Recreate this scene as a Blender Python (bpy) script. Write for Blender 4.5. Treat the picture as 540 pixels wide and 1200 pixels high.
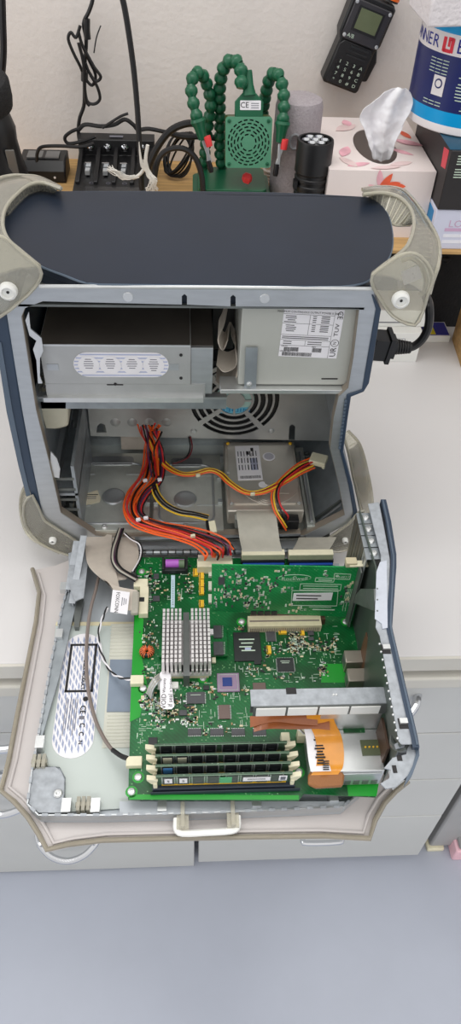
import bpy, bmesh, math, random
from mathutils import Vector, Matrix
from mathutils.geometry import tessellate_polygon
random.seed(7)
for o in list(bpy.data.objects): bpy.data.objects.remove(o)
SC = bpy.context.scene
COL = SC.collection

# ------------------------------------------------------------------ camera, world, lights, exposure
CP = Vector((0.0, -0.6579, 0.7567)); FPX = 869.9
PITCH, YAW, ROLL = math.radians(46.09), math.radians(4.71), math.radians(3.05)
_f = Vector((math.sin(YAW)*math.cos(PITCH), math.cos(YAW)*math.cos(PITCH), -math.sin(PITCH)))
_r0 = Vector((math.cos(YAW), -math.sin(YAW), 0)); _u0 = _r0.cross(_f)
_r = math.cos(ROLL)*_r0 + math.sin(ROLL)*_u0
_u = -math.sin(ROLL)*_r0 + math.cos(ROLL)*_u0
cam = bpy.data.cameras.new('camera'); camo = bpy.data.objects.new('camera', cam); COL.objects.link(camo)
cam.sensor_fit = 'VERTICAL'; cam.sensor_height = 24; cam.lens = FPX/1200*24; cam.clip_start = .01; cam.clip_end = 50
M3 = Matrix((_r, _u, -_f)).transposed()
camo.matrix_world = Matrix.Translation(CP) @ M3.to_4x4()
SC.camera = camo
SC.cycles.transparent_max_bounces = 32
SC.view_settings.view_transform = 'Standard'; SC.view_settings.look = 'None'
SC.view_settings.gamma = 1; SC.view_settings.use_curve_mapping = False
SC.view_settings.exposure = 0.0
W = bpy.data.worlds.new('room_light'); SC.world = W; W.use_nodes = True
bg = W.node_tree.nodes['Background']; bg.inputs[0].default_value = (.97, .98, 1, 1); bg.inputs[1].default_value = 1.0
wn = W.node_tree; wtc = wn.nodes.new('ShaderNodeTexCoord'); wsp = wn.nodes.new('ShaderNodeSeparateXYZ'); wrp = wn.nodes.new('ShaderNodeValToRGB')
wn.links.new(wtc.outputs['Generated'], wsp.inputs[0]); wmr = wn.nodes.new('ShaderNodeMapRange'); wmr.inputs['From Min'].default_value = -1; wn.links.new(wsp.outputs['Z'], wmr.inputs[0])
wn.links.new(wmr.outputs[0], wrp.inputs[0]); wrp.color_ramp.elements[0].position = .35; wrp.color_ramp.elements[0].color = (.42, .43, .45, 1); wrp.color_ramp.elements[1].position = .8; wrp.color_ramp.elements[1].color = (1.0, .985, .96, 1)
e_ = wrp.color_ramp.elements.new(.52); e_.color = (.72, .72, .73, 1); wn.links.new(wrp.outputs[0], bg.inputs[0])
def area(name, loc, sx, sy, power, rot=(0, 0, 0), color=(1, 1, 1)):
    l = bpy.data.lights.new(name, 'AREA'); l.shape = 'RECTANGLE'; l.size = sx; l.size_y = sy; l.energy = power; l.color = color
    o = bpy.data.objects.new(name, l); COL.objects.link(o); o.location = loc; o.rotation_euler = rot; return o
area('ceiling_lamp', (-.1, .0, 1.9), 1.5, .6, 12, (0, 0, 0), (1, .985, .96))
area('ceiling_lamp', (.3, -1.9, 1.85), 1.8, .7, 50, (math.radians(-38), 0, 0), (1, .985, .96))
area('left_area_light', (-2.4, -.6, 1.0), 1.2, 1.2, 11, (0, math.radians(-75), 0), (.93, .97, 1))  # soft cool area light from the left side

# ------------------------------------------------------------------ sight lines onto known planes of the room
def sight(u, v, ax, val):
    d = _f + _r*((u-270)/FPX) - _u*((v-600)/FPX)
    t = (val-CP[ax])/d[ax]
    return CP + d*t
def PZ(u, v, z): p = sight(u, v, 2, z); return (p.x, p.y)
def PY(u, v, y): p = sight(u, v, 1, y); return (p.x, p.z)
def PX(u, v, x): p = sight(u, v, 0, x); return (p.y, p.z)
def PV(u, v, ax, val): return sight(u, v, ax, val)
def path(*q):                                  # (u, v, z)
    return [PV(a, b, 2, c) for a, b, c in q]

# ------------------------------------------------------------------ materials
def lin(c):
    return tuple(((x/255)/12.92 if x/255 <= .04045 else ((x/255+.055)/1.055)**2.4) for x in c)
MATS = {}
def mat(name, rgb, rough=.5, metal=0.0, var=.06, scale=40, bump=0.0, bscale=200, spec=.5, aniso=None, coat=0):
    if name in MATS: return MATS[name]
    m = bpy.data.materials.new(name); m.use_nodes = True; MATS[name] = m
    nt = m.node_tree; b = nt.nodes['Principled BSDF']; c = lin(rgb)
    tc = nt.nodes.new('ShaderNodeTexCoord'); mp = nt.nodes.new('ShaderNodeMapping')
    nt.links.new(tc.outputs['Object'], mp.inputs[0])
    if aniso: mp.inputs['Scale'].default_value = aniso
    n = nt.nodes.new('ShaderNodeTexNoise'); n.inputs['Scale'].default_value = scale; n.inputs['Detail'].default_value = 4
    nt.links.new(mp.outputs[0], n.inputs['Vector'])
    r = nt.nodes.new('ShaderNodeValToRGB')
    r.color_ramp.elements[0].position = .3; r.color_ramp.elements[1].position = .7
    r.color_ramp.elements[0].color = tuple(max(0, x*(1-var)) for x in c)+(1,)
    r.color_ramp.elements[1].color = tuple(min(1, x*(1+var)) for x in c)+(1,)
    nt.links.new(n.outputs[0], r.inputs[0]); nt.links.new(r.outputs[0], b.inputs['Base Color'])
    b.inputs['Roughness'].default_value = rough; b.inputs['Metallic'].default_value = metal
    b.inputs['Specular IOR Level'].default_value = spec; b.inputs['Coat Weight'].default_value = coat
    if bump:
        n2 = nt.nodes.new('ShaderNodeTexNoise'); n2.inputs['Scale'].default_value = bscale; n2.inputs['Detail'].default_value = 3
        nt.links.new(mp.outputs[0], n2.inputs['Vector'])
        bp = nt.nodes.new('ShaderNodeBump'); bp.inputs['Strength'].default_value = bump; bp.inputs['Distance'].default_value = .002
        nt.links.new(n2.outputs[0], bp.inputs['Height']); nt.links.new(bp.outputs[0], b.inputs['Normal'])
    return m
def clear(name, rgb, body=.25, opac_rgb=None, rough=.12):
    if name in MATS: return MATS[name]
    m = bpy.data.materials.new(name); m.use_nodes = True; MATS[name] = m
    nt = m.node_tree; nt.nodes.clear(); out = nt.nodes.new('ShaderNodeOutputMaterial')
    t = nt.nodes.new('ShaderNodeBsdfTransparent'); t.inputs[0].default_value = lin(rgb)+(1,)
    d = nt.nodes.new('ShaderNodeBsdfDiffuse'); d.inputs[0].default_value = lin(opac_rgb or rgb)+(1,)
    g = nt.nodes.new('ShaderNodeBsdfGlossy'); g.inputs['Roughness'].default_value = rough
    nz = nt.nodes.new('ShaderNodeTexNoise'); nz.inputs['Scale'].default_value = 30
    rm = nt.nodes.new('ShaderNodeMapRange'); rm.inputs['To Min'].default_value = body*.7; rm.inputs['To Max'].default_value = body*1.3
    nt.links.new(nz.outputs[0], rm.inputs[0])
    a = nt.nodes.new('ShaderNodeMixShader'); nt.links.new(rm.outputs[0], a.inputs[0])
    nt.links.new(t.outputs[0], a.inputs[1]); nt.links.new(d.outputs[0], a.inputs[2])
    lw = nt.nodes.new('ShaderNodeLayerWeight'); lw.inputs[0].default_value = .35
    b = nt.nodes.new('ShaderNodeMixShader'); nt.links.new(lw.outputs['Fresnel'], b.inputs[0])
    nt.links.new(a.outputs[0], b.inputs[1]); nt.links.new(g.outputs[0], b.inputs[2])
    nt.links.new(b.outputs[0], out.inputs[0]); return m

steel = mat('galvanised_steel', (186, 190, 193), .36, .75, .06, 34, .05, 120, aniso=(1, 1, 5))
steel_bright = mat('bright_steel', (214, 216, 216), .32, .75, .06, 50, .03, 300)
steel_blue = mat('blue_grey_steel', (158, 165, 170), .4, .6, .14, 50, .03, 200)
steel_tray = mat('tray_steel', (212, 216, 210), .34, .6, .16, 25, .03, 200)
zinc = mat('zinc_plated_sheet', (166, 171, 177), .55, .25, .16, 140, .05, 300)
steel_dark = mat('dark_steel', (112, 116, 114), .4, .6, .15, 40)
chrome = mat('polished_chrome', (212, 214, 218), .08, 1, .02)
bay_steel = mat('drive_bay_steel', (186, 187, 186), .4, .6, .07, 30, .02, 300)
bay_shaded = mat('drive_top_shaded_metal', (92, 86, 80), .5, .4, .2, 12, 0)  # shade inside the case is put into this bay top colour
psu_m = mat('power_supply_grey', (192, 193, 186), .5, .3, .04, 20)
navy = mat('navy_plastic', (26, 35, 50), .42, 0, .12, 9, .02, 60, spec=.3)
navy_edge = mat('navy_edge_plastic', (44, 60, 80), .35, 0, .1, 20)
hull = mat('grey_blue_plastic', (86, 100, 116), .4, 0, .08, 20)
black = mat('black_plastic', (24, 24, 26), .42, 0, .15, 60)
blackrub = mat('black_rubber_cable', (22, 21, 23), .38, 0, .2, 80)
foam = mat('black_foam', (30, 30, 32), .9, 0, .3, 260, .8, 400)
chipm = mat('chip_black', (34, 36, 38), .45, 0, .12, 200)
chipm2 = mat('chip_grey', (72, 72, 76), .4, 0, .1, 200)
cream = mat('cream_connector', (226, 220, 192), .5, 0, .05, 120)
creamslot = mat('cream_slot', (214, 205, 172), .55, 0, .06, 120)
white = mat('white_label', (238, 236, 240), .55, 0, .02, 60)
whitep = mat('white_plastic', (236, 236, 232), .4, 0, .02, 60)
ink = mat('black_ink', (30, 28, 30), .6, 0, .1, 60)
greyink = mat('grey_ink', (110, 110, 120), .6, 0, .1, 60)
silk = mat('white_silkscreen', (196, 214, 196), .6, 0, .05, 60)
pinkish = mat('door_inner_plastic', (198, 192, 190), .38, 0, .03, 12)
frost = mat('frosted_sheet', (192, 201, 197), .3, 0, .03, 12)
ribm = mat('ribbed_insulator', (208, 208, 196), .5, 0, .04, 30)
beige_ribbon = mat('beige_ribbon_cable', (196, 186, 174), .5, 0, .06, 90)
grey_ribbon = mat('grey_ribbon_cable', (176, 172, 160), .5, 0, .06, 90)
orange = mat('orange_wire', (240, 98, 34), .4, 0, .05)
red = mat('red_wire', (205, 40, 44), .4, 0, .05)
yellow = mat('yellow_wire', (240, 196, 50), .4, 0, .05)
purplew = mat('purple_wire', (86, 46, 80), .4, 0, .05)
brownw = mat('grey_brown_cable', (128, 116, 110), .45, 0, .05)
kapton = mat('amber_flex_film', (214, 138, 8), .3, 0, .22, 30, coat=.15)
kapton2 = mat('brown_flex_film', (150, 84, 44), .25, .1, .2, 30, coat=.5)
gold = mat('gold_capacitor', (232, 184, 50), .4, 0, .1)
purple = mat('purple_plastic', (172, 92, 190), .4, 0, .08, 60)
blueconn = mat('blue_connector', (30, 74, 168), .4, 0, .08)
clearp = clear('clear_grey_plastic', (250, 249, 242), .26, (240, 236, 220))
clearf = clear('clear_frost_plastic', (246, 244, 234), .40, (232, 227, 210))

def board_material(name, c1, c2, trace, sc=260):
    m = bpy.data.materials.new(name); m.use_nodes = True; nt = m.node_tree; b = nt.nodes['Principled BSDF']
    tc = nt.nodes.new('ShaderNodeTexCoord')
    n = nt.nodes.new('ShaderNodeTexNoise'); n.inputs['Scale'].default_value = 22; n.inputs['Detail'].default_value = 3
    nt.links.new(tc.outputs['Object'], n.inputs['Vector'])
    r = nt.nodes.new('ShaderNodeValToRGB'); r.color_ramp.elements[0].position = .42; r.color_ramp.elements[1].position = .58
    r.color_ramp.elements[0].color = lin(c1)+(1,); r.color_ramp.elements[1].color = lin(c2)+(1,)
    nt.links.new(n.outputs[0], r.inputs[0])
    vo = nt.nodes.new('ShaderNodeTexVoronoi'); vo.distance = 'CHEBYCHEV'; vo.feature = 'F1'; vo.inputs['Scale'].default_value = sc
    nt.links.new(tc.outputs['Object'], vo.inputs['Vector'])
    r2 = nt.nodes.new('ShaderNodeValToRGB'); r2.color_ramp.interpolation = 'CONSTANT'
    r2.color_ramp.elements[0].color = (1, 1, 1, 1); r2.color_ramp.elements[1].position = .16; r2.color_ramp.elements[1].color = (0, 0, 0, 1)
    nt.links.new(vo.outputs['Distance'], r2.inputs[0])
    n3 = nt.nodes.new('ShaderNodeTexNoise'); n3.inputs['Scale'].default_value = 45
    nt.links.new(tc.outputs['Object'], n3.inputs['Vector'])
    r3 = nt.nodes.new('ShaderNodeValToRGB'); r3.color_ramp.elements[0].position = .48; r3.color_ramp.elements[1].position = .56
    nt.links.new(n3.outputs[0], r3.inputs[0])
    mu = nt.nodes.new('ShaderNodeMath'); mu.operation = 'MULTIPLY'
    nt.links.new(r2.outputs[0], mu.inputs[0]); nt.links.new(r3.outputs[0], mu.inputs[1])
    mx = nt.nodes.new('ShaderNodeMixRGB'); nt.links.new(mu.outputs[0], mx.inputs[0]); nt.links.new(r.outputs[0], mx.inputs[1])
    mx.inputs[2].default_value = lin(trace)+(1,)
    # fine horizontal / vertical traces
    wv = nt.nodes.new('ShaderNodeTexWave'); wv.inputs['Scale'].default_value = 130; wv.bands_direction = 'DIAGONAL'; wv.inputs['Distortion'].default_value = 0
    nt.links.new(tc.outputs['Object'], wv.inputs['Vector'])
    mx2 = nt.nodes.new('ShaderNodeMixRGB'); mx2.blend_type = 'MULTIPLY'
    mr = nt.nodes.new('ShaderNodeMapRange'); mr.inputs['To Min'].default_value = .78; mr.inputs['To Max'].default_value = 1.1
    nt.links.new(wv.outputs[0], mr.inputs[0]); mx2.inputs[0].default_value = .8
    nt.links.new(mx.outputs[0], mx2.inputs[1]); nt.links.new(mr.outputs[0], mx2.inputs[2])
    nt.links.new(mx2.outputs[0], b.inputs['Base Color']); b.inputs['Roughness'].default_value = .3
    return m
pcb = board_material('green_circuit_board', (6, 74, 32), (12, 104, 50), (110, 160, 110))
pcb_card = board_material('bright_green_card', (18, 122, 62), (28, 146, 78), (120, 180, 130), 300)
pcb_edge = mat('bright_green_board_strip', (20, 148, 40), .35, 0, .06, 40)

# ------------------------------------------------------------------ mesh builder
_tc = {}
def text_mesh(s):
    if s in _tc: return _tc[s]
    cu = bpy.data.curves.new('lettering', 'FONT'); cu.body = s; cu.align_x = 'CENTER'; cu.align_y = 'CENTER'; cu.size = 1; cu.resolution_u = 2
    ob = bpy.data.objects.new('lettering', cu); COL.objects.link(ob)
    dg = bpy.context.evaluated_depsgraph_get(); me = bpy.data.meshes.new_from_object(ob.evaluated_get(dg))
    _tc[s] = ([tuple(v.co) for v in me.vertices], [tuple(p.vertices) for p in me.polygons])
    bpy.data.objects.remove(ob); bpy.data.curves.remove(cu); bpy.data.meshes.remove(me)
    return _tc[s]
def smoothline(pts, n=6, closed=False):
    pts = [Vector(p) for p in pts]; out = []
    N = len(pts)
    if N < 3: return pts
    rng = range(N if closed else N-1)
    for i in rng:
        if closed: p0, p1, p2, p3 = pts[i-1], pts[i], pts[(i+1) % N], pts[(i+2) % N]
        else:
            p1, p2 = pts[i], pts[i+1]
            p0 = pts[i-1] if i else p1*2-p2; p3 = pts[i+2] if i+2 < N else p2*2-p1
        for k in range(n):
            t = k/n
            out.append(.5*((2*p1)+(p2-p0)*t+(2*p0-5*p1+4*p2-p3)*t*t+(3*p1-p0-3*p2+p3)*t**3))
    if not closed: out.append(pts[-1])
    return out
class B:
    def __init__(s): s.v = []; s.f = []; s.m = []; s.mats = []
    def mi(s, m):
        if m not in s.mats: s.mats.append(m)
        return s.mats.index(m)
    def add(s, vs, fs, m):
        k = len(s.v); i = s.mi(m); s.v += [tuple(v) for v in vs]
        for f in fs: s.f.append(tuple(k+j for j in f)); s.m.append(i)
        return s
    def box(s, x0, x1, y0, y1, z0, z1, m):
        return s.add([(x, y, z) for z in (z0, z1) for y in (y0, y1) for x in (x0, x1)],
                     [(0, 2, 3, 1), (4, 5, 7, 6), (0, 1, 5, 4), (2, 6, 7, 3), (0, 4, 6, 2), (1, 3, 7, 5)], m)
    def obox(s, c, X, Y, Z, m):       # centre and three half-axis vectors
        c, X, Y, Z = map(Vector, (c, X, Y, Z))
        return s.add([c+X*i+Y*j+Z*k for k in (-1, 1) for j in (-1, 1) for i in (-1, 1)],
                     [(0, 2, 3, 1), (4, 5, 7, 6), (0, 1, 5, 4), (2, 6, 7, 3), (0, 4, 6, 2), (1, 3, 7, 5)], m)
    def bar(s, a, b, w, h, m, up=(0, 0, 1)):
        a, b = Vector(a), Vector(b); d = b-a; Z = Vector(up); X = d.cross(Z).normalized()*w/2; Z = X.cross(d).normalized()*h/2
        return s.obox((a+b)/2, d/2, X, Z, m)
    def prism(s, poly, ax, a, b, m, holes=()):
        def P(p, h): return {'z': (p[0], p[1], h), 'y': (p[0], h, p[1]), 'x': (h, p[0], p[1])}[ax]
        loops = [list(poly)]+[list(h) for h in holes]
        tri = tessellate_polygon([[Vector((p[0], p[1], 0)) for p in l] for l in loops])
        flat = [p for l in loops for p in l]; n = len(flat)
        vs = [P(p, a) for p in flat]+[P(p, b) for p in flat]
        fs = [tuple(t) for t in tri]+[tuple(n+i for i in reversed(t)) for t in tri]
        k = 0
        for l in loops:
            L = len(l)
            for i in range(L): j = (i+1) % L; fs.append((k+i, k+j, n+k+j, n+k+i))
            k += L
        return s.add(vs, fs, m)
    def tube(s, pts, r, m, n=8, closed=False, smooth=5):
        if smooth: 
            if isinstance(r, (list, tuple)):
                rr = [Vector((q, 0, 0)) for q in r]; r = [q.x for q in smoothline(rr, smooth, closed)]
            pts = smoothline(pts, smooth, closed)
        pts = [Vector(p) for p in pts]; N = len(pts); vs = []; nrm = None
        for i, p in enumerate(pts):
            if closed: t = pts[(i+1) % N]-pts[i-1]
            else: t = pts[min(i+1, N-1)]-pts[max(i-1, 0)]
            if t.length < 1e-9: t = Vector((0, 0, 1))
            t.normalize()
            if nrm is None:
                nrm = t.cross(Vector((0, 0, 1)));
                if nrm.length < .1: nrm = t.cross(Vector((1, 0, 0)))
            nrm = (nrm-t*nrm.dot(t)).normalized(); bn = t.cross(nrm)
            R_ = r[i] if isinstance(r, (list, tuple)) else r
            for k in range(n):
                a = 2*math.pi*k/n; vs.append(p+(nrm*math.cos(a)+bn*math.sin(a))*R_)
        fs = [(i*n+k, i*n+(k+1) % n, ((i+1) % N)*n+(k+1) % n, ((i+1) % N)*n+k) for i in range(N if closed else N-1) for k in range(n)]
        if not closed: fs += [tuple(range(n)), tuple((N-1)*n+k for k in reversed(range(n)))]
        return s.add(vs, fs, m)
    def ribbon(s, pts, w, th, m, n=6):
        pts = smoothline(pts, n); N = len(pts)
        ws = w if isinstance(w, list) else [w]*2
        ws = smoothline([Vector(q) for q in ws], max(1, n)) if len(ws) > 2 else [Vector(ws[0])+(Vector(ws[1])-Vector(ws[0]))*i/max(1, N-1) for i in range(N)]
        vs = []
        for i, p in enumerate(pts):
            t = (pts[min(i+1, N-1)]-pts[max(i-1, 0)]).normalized(); wv = Vector(ws[min(i, len(ws)-1)])/2
            nn = t.cross(wv).normalized()*th/2
            vs += [p-wv-nn, p+wv-nn, p+wv+nn, p-wv+nn]
        fs = [(i*4+k, i*4+(k+1) % 4, i*4+4+(k+1) % 4, i*4+4+k) for i in range(N-1) for k in range(4)]+[(0, 1, 2, 3), ((N-1)*4+3, (N-1)*4+2, (N-1)*4+1, (N-1)*4)]
        return s.add(vs, fs, m)
    def lathe(s, prof, c, m, axis=(0, 0, 1), n=24, xd=None):
        c = Vector(c); A = Vector(axis).normalized(); X = Vector(xd) if xd else (A.orthogonal()); X.normalize(); Y = A.cross(X); vs = []
        for r, h in prof:
            for k in range(n):
                a = 2*math.pi*k/n; vs.append(c+A*h+(X*math.cos(a)+Y*math.sin(a))*max(r, 1e-5))
        P = len(prof)
        fs = [(i*n+k, i*n+(k+1) % n, (i+1)*n+(k+1) % n, (i+1)*n+k) for i in range(P-1) for k in range(n)]
        fs += [tuple(range(n)), tuple((P-1)*n+k for k in reversed(range(n)))]
        return s.add(vs, fs, m)
    def text(s, t, o, X, Y, size, m, wide=1.0, lift=.0002):
        v, f = text_mesh(t); o = Vector(o); X = Vector(X).normalized(); Y = Vector(Y).normalized(); N = X.cross(Y)
        return s.add([o+X*(a[0]*size*wide)+Y*(a[1]*size)+N*lift for a in v], f, m)
    def cut(s):
        if not hasattr(s, 'cuts'): s.cuts = []
        s.cuts.append((len(s.v), len(s.f))); return s
    def build_each(s, name, parent=None, **kw):
        out = []; pv, pf = 0, 0
        for nv, nf in s.cuts:
            q = B(); q.v = s.v[pv:nv]; q.mats = s.mats; q.f = [tuple(i-pv for i in f) for f in s.f[pf:nf]]; q.m = s.m[pf:nf]
            out.append(q.build(name, parent, **kw)); pv, pf = nv, nf
        return out
    def build(s, name, parent=None, bevel=0, bump=None, kind=None, label=None, ang=35):
        me = bpy.data.meshes.new(name); me.from_pydata(s.v, [], s.f)
        for m in s.mats: me.materials.append(m)
        for p, i in zip(me.polygons, s.m): p.material_index = i
        bm = bmesh.new(); bm.from_mesh(me); bmesh.ops.recalc_face_normals(bm, faces=bm.faces)
        la = math.radians(ang)
        for e in bm.edges:
            e.smooth = len(e.link_faces) == 2 and e.calc_face_angle(0) < la
        for f in bm.faces: f.smooth = True
        bm.to_mesh(me); bm.free()
        o = bpy.data.objects.new(name, me); COL.objects.link(o)
        if parent: o.parent = parent
        if bevel:
            md = o.modifiers.new('bevel', 'BEVEL'); md.width = bevel; md.segments = 2; md.limit_method = 'ANGLE'; md.angle_limit = math.radians(50)
        if kind: o['kind'] = kind
        if label: o['label'] = label
        return o
def tag(o, label, cat, group=None):
    o['label'] = label; o['category'] = cat
    if group: o['group'] = group
    return o
def thing(name, label, cat, loc=(0, 0, 0), group=None):
    o = bpy.data.objects.new(name, None); COL.objects.link(o); o.empty_display_size = .02
    return tag(o, label, cat, group)
def rrect(x0, x1, y0, y1, r, n=5):
    out = []
    for cx, cy, a0 in ((x1-r, y1-r, 0), (x0+r, y1-r, 90), (x0+r, y0+r, 180), (x1-r, y0+r, 270)):
        for k in range(n+1):
            a = math.radians(a0+90*k/n); out.append((cx+r*math.cos(a), cy+r*math.sin(a)))
    return out
def circ(cx, cy, r, n=20, a0=0, a1=360):
    full = a1-a0 >= 360
    return [(cx+r*math.cos(math.radians(a0+(a1-a0)*k/(n if full else n-1))), cy+r*math.sin(math.radians(a0+(a1-a0)*k/(n if full else n-1)))) for k in range(n)]
def screw(b, p, axis=(0, 0, 1), r=.0035, m=None):
    b.lathe([(r, 0), (r, .001), (r*.75, .0022), (r*.35, .0025), (r*.3, .0015), (0, .0015)], p, m or steel_bright, axis, 14)

# ------------------------------------------------------------------ the room
BZ, FZ = -.03, -.75
wallm = mat('white_plaster', (226, 219, 214), .85, 0, .03, 8, .5, 90)
floorm = mat('grey_blue_floor_paint', (173, 178, 191), .38, 0, .035, 7, .10, 45)
benchm = mat('white_bench_laminate', (214, 212, 212), .45, 0, .02, 5, .05, 300)
edgem = mat('cream_edge_band', (206, 203, 194), .5, 0, .03, 20)
cabm = mat('light_grey_cabinet', (196, 197, 195), .5, 0, .02, 10)
cabs = mat('grey_cabinet_side', (150, 150, 150), .5, 0, .03, 10)
legm = mat('grey_steel_leg', (168, 168, 168), .5, .1, .05, 20)
woodm = mat('plywood', (190, 152, 98), .6, 0, .22, 9, .1, 120, aniso=(1.5, 14, 14))
B().box(-2.2, 2.2, .8, .86, FZ, 1.3, wallm).build('wall_back', kind='structure')
B().box(-2.2, 2.2, -2.6, .86, FZ-.03, FZ, floorm).build('floor', kind='structure')

# bench
YF = -.16
bench = thing('workbench', 'long white laminate workbench carrying the opened computer', 'workbench', (0, 0, 0))
b = B(); b.box(-1.2, 1.3, YF+.004, .8, BZ-.027, BZ, benchm); b.build('worktop', bench, .0015)
b = B(); b.box(-1.2, 1.3, YF, YF+.004, BZ-.027, BZ-.0005, edgem); b.build('edge_band', bench)
b = B(); b.box(-1.2, 1.3, YF+.02, YF+.06, BZ-.06, BZ-.028, cabs); b.build('front_rail', bench)
lx = PZ(503, 1003, FZ)[0]
b = B(); b.box(lx, lx+.25, -.14, -.10, FZ+.012, BZ-.028, legm); b.box(lx+.0, lx+.03, -.10, .55, FZ+.012, BZ-.028, legm); b.build('leg', bench, .004)
b = B(); b.box(lx-.004, lx+.03, -.146, -.11, FZ, FZ+.012, cream); b.build('leg_foot', bench, .003)

# drawer pedestals under the bench
zrow = lambda v, u=490: PY(u, v, YF-.004)[1]
def pedestal(name, x0, x1, rows, label, handles, side):
    t = thing(name, label, 'cabinet', group=None)
    top, bot = BZ-.062, FZ
    B().box(x0+.004, x1-.004, YF+.02, .35, bot+.0, top, cabs).build('carcass', t, .002)
    B().box(x0, x1, YF-.006, YF+.35, top, top+.024, edgem).build('cabinet_top', t, .003)
    for i in range(len(rows)-1):
        z1, z0 = rows[i]-.0015, rows[i+1]+.0015
        d = B().box(x0, x1, YF, YF+.02, z0, z1, cabm).build('drawer', t, .0015)
        for (hx, hz, w, kind) in handles.get(i, ()):
            hb = B()
            if kind == 'bow':
                hb.tube([(hx-w, YF+.002, hz+.006), (hx-w*.86, YF-.016, hz+.003), (hx-w*.5, YF-.033, hz-.003), (hx, YF-.040, hz-.006), (hx+w*.5, YF-.033, hz-.003), (hx+w*.86, YF-.016, hz+.003), (hx+w, YF+.002, hz+.006)], .0058, chrome, 10)
            else:
                hb.tube([(hx-w, YF+.002, hz), (hx-w, YF-.022, hz), (hx-w+.006, YF-.028, hz), (hx+w-.006, YF-.028, hz), (hx+w, YF-.022, hz), (hx+w, YF+.002, hz)], .0048, chrome, 10, smooth=3)
            hb.build('handle', d)
    return t
z = zrow
zl = lambda v: PY(20, v, YF-.004)[1]
rr = [BZ-.062-.005, z(863), z(917), z(959), FZ+.025]
xg = PY(230, 1004, YF)[0]
def hz_(u, v): return PY(u, v, YF-.03)
h1 = hz_(378, 989); h2 = hz_(470, 842)
pedestal('drawer_cabinet', xg+.004, .44, rr, 'light grey drawer cabinet under the right half of the bench', {0: [(h2[0]-.03, h2[1], .058, 'bow')], 3: [(h1[0], h1[1], .034, 'square')]}, 1)
rl = [BZ-.067, zl(862), zl(910), zl(952), FZ+.005]
L = [hz_(-20, 840), hz_(-22, 872), hz_(-18, 905), hz_(78, 997)]
pedestal('drawer_cabinet', xg-.58, xg-.004, rl, 'light grey drawer cabinet with bowed chrome handles under the left half of the bench',
         {0: [(L[0][0]+.01, zl(846), .07, 'bow')], 1: [(L[1][0]+.01, zl(876), .07, 'bow')], 2: [(L[2][0]-.00, zl(925), .06, 'bow')], 3: [(L[3][0], L[3][1]-.014, .054, 'bow')]}, -1)
pk = B(); pkx, pky = PZ(536, 1002, FZ+.03)
pinkm = mat('pink_plastic', (236, 190, 200), .5)
pk.box(pkx-.005, pkx+.08, pky, pky+.09, FZ, FZ+.045, pinkm); pk.box(pkx+.0, pkx+.075, pky+.004, pky+.085, FZ+.045, FZ+.06, cabs)
tag(pk.build('storage_tub', bevel=.004), 'small pink tub on the floor beside the bench leg, cut off by the right edge', 'tub')

# riser shelf behind the computer
SZ = .2
sh = thing('riser_shelf', 'plywood riser shelf standing on the back of the bench', 'shelf')
B().box(-.75, .80, .455, .8, SZ-.006, SZ, woodm).build('shelf_board', sh, .001)
wp0, wp1 = PZ(529, 397, BZ), PZ(540, 431, BZ)
B().prism([wp0, wp1, (wp1[0]+.012, wp1[1]), (wp0[0]+.012, wp0[1])], 'z', BZ, SZ-.006, woodm).build('side_panel', sh, .001)
B().box(-.75, -.735, .46, .79, BZ, SZ-.016, woodm).build('side_panel', sh, .001)
fabric = mat('backdrop_black', (17, 17, 19), .8, 0, .3, 60, .6, 200)  # near-black colour for the dark space under the shelf
def dark_backdrop(name, x0, x1, y0, y1, z0, z1, label):  # added dark block standing in for the shade under the shelf
    b = B(); b.prism(rrect(x0, x1, z0, z1, .02), 'y', y0, y1, fabric)
    t = b.build(name, bevel=.008); tag(t, label, 'backdrop')
    hb = B().tube([((x0+x1)/2-.03, y0-.004, z1-.06), ((x0+x1)/2-.025, y0-.016, z1-.05), ((x0+x1)/2+.025, y0-.016, z1-.05), ((x0+x1)/2+.03, y0-.004, z1-.06)], .004, fabric, 8); hb.build('handle', t)  # grip and zip line dress the backdrop block
    zb = B().tube([(x0+.015, y0-.001, z1-.03), (x1-.015, y0-.001, z1-.03)], .0018, blackrub, 6, smooth=0); zb.build('backdrop_zip', t)
dark_backdrop('dark_backdrop', .27, .62, .60, .78, BZ, SZ-.03, 'black backdrop block standing in for the dark space under the right end of the shelf')
dark_backdrop('dark_backdrop', -.42, -.24, .47, .75, BZ, SZ-.03, 'black backdrop block standing in for the dark space under the left end of the shelf')
dark_backdrop('dark_backdrop', -.22, .255, .56, .78, BZ, SZ-.04, 'wide black backdrop block for the dark space under the shelf directly behind the computer')

# white boxes on the bench behind the power plug
x0, y0 = PZ(437, 424, BZ); x1, _ = PZ(487, 424, BZ)
b = B(); b.box(x0-.03, x1, y0, y0+.09, BZ, BZ+.062, whitep)
wb = tag(b.build('carton', bevel=.001), 'white carton with a small printed table standing behind the power plug', 'box')
b = B(); lx0, lx1, lz0, lz1 = x0+.012, x0+.05, BZ+.034, BZ+.05; yy = y0-.0004
for zz in (lz0, (lz0+lz1)/2, lz1): b.box(lx0, lx1, yy, yy+.0003, zz-.0003, zz+.0003, greyink)
for xx in (lx0, (lx0+lx1)/2-.001, lx1): b.box(xx-.0003, xx+.0003, yy, yy+.0003, lz0, lz1, greyink)
b.text('SPLIT', ((lx0*3+lx1)/4, yy, lz1-.004), (1, 0, 0), (0, 0, 1), .0065, ink)
b.text('Black', ((lx0+lx1*3)/4, yy, lz1-.004), (1, 0, 0), (0, 0, 1), .0065, ink)
b.box((lx0+lx1)/2+.002, lx1-.004, yy, yy+.0003, lz0+.003, lz0+.0045, greyink)
b.build('printed_table', wb)
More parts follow.
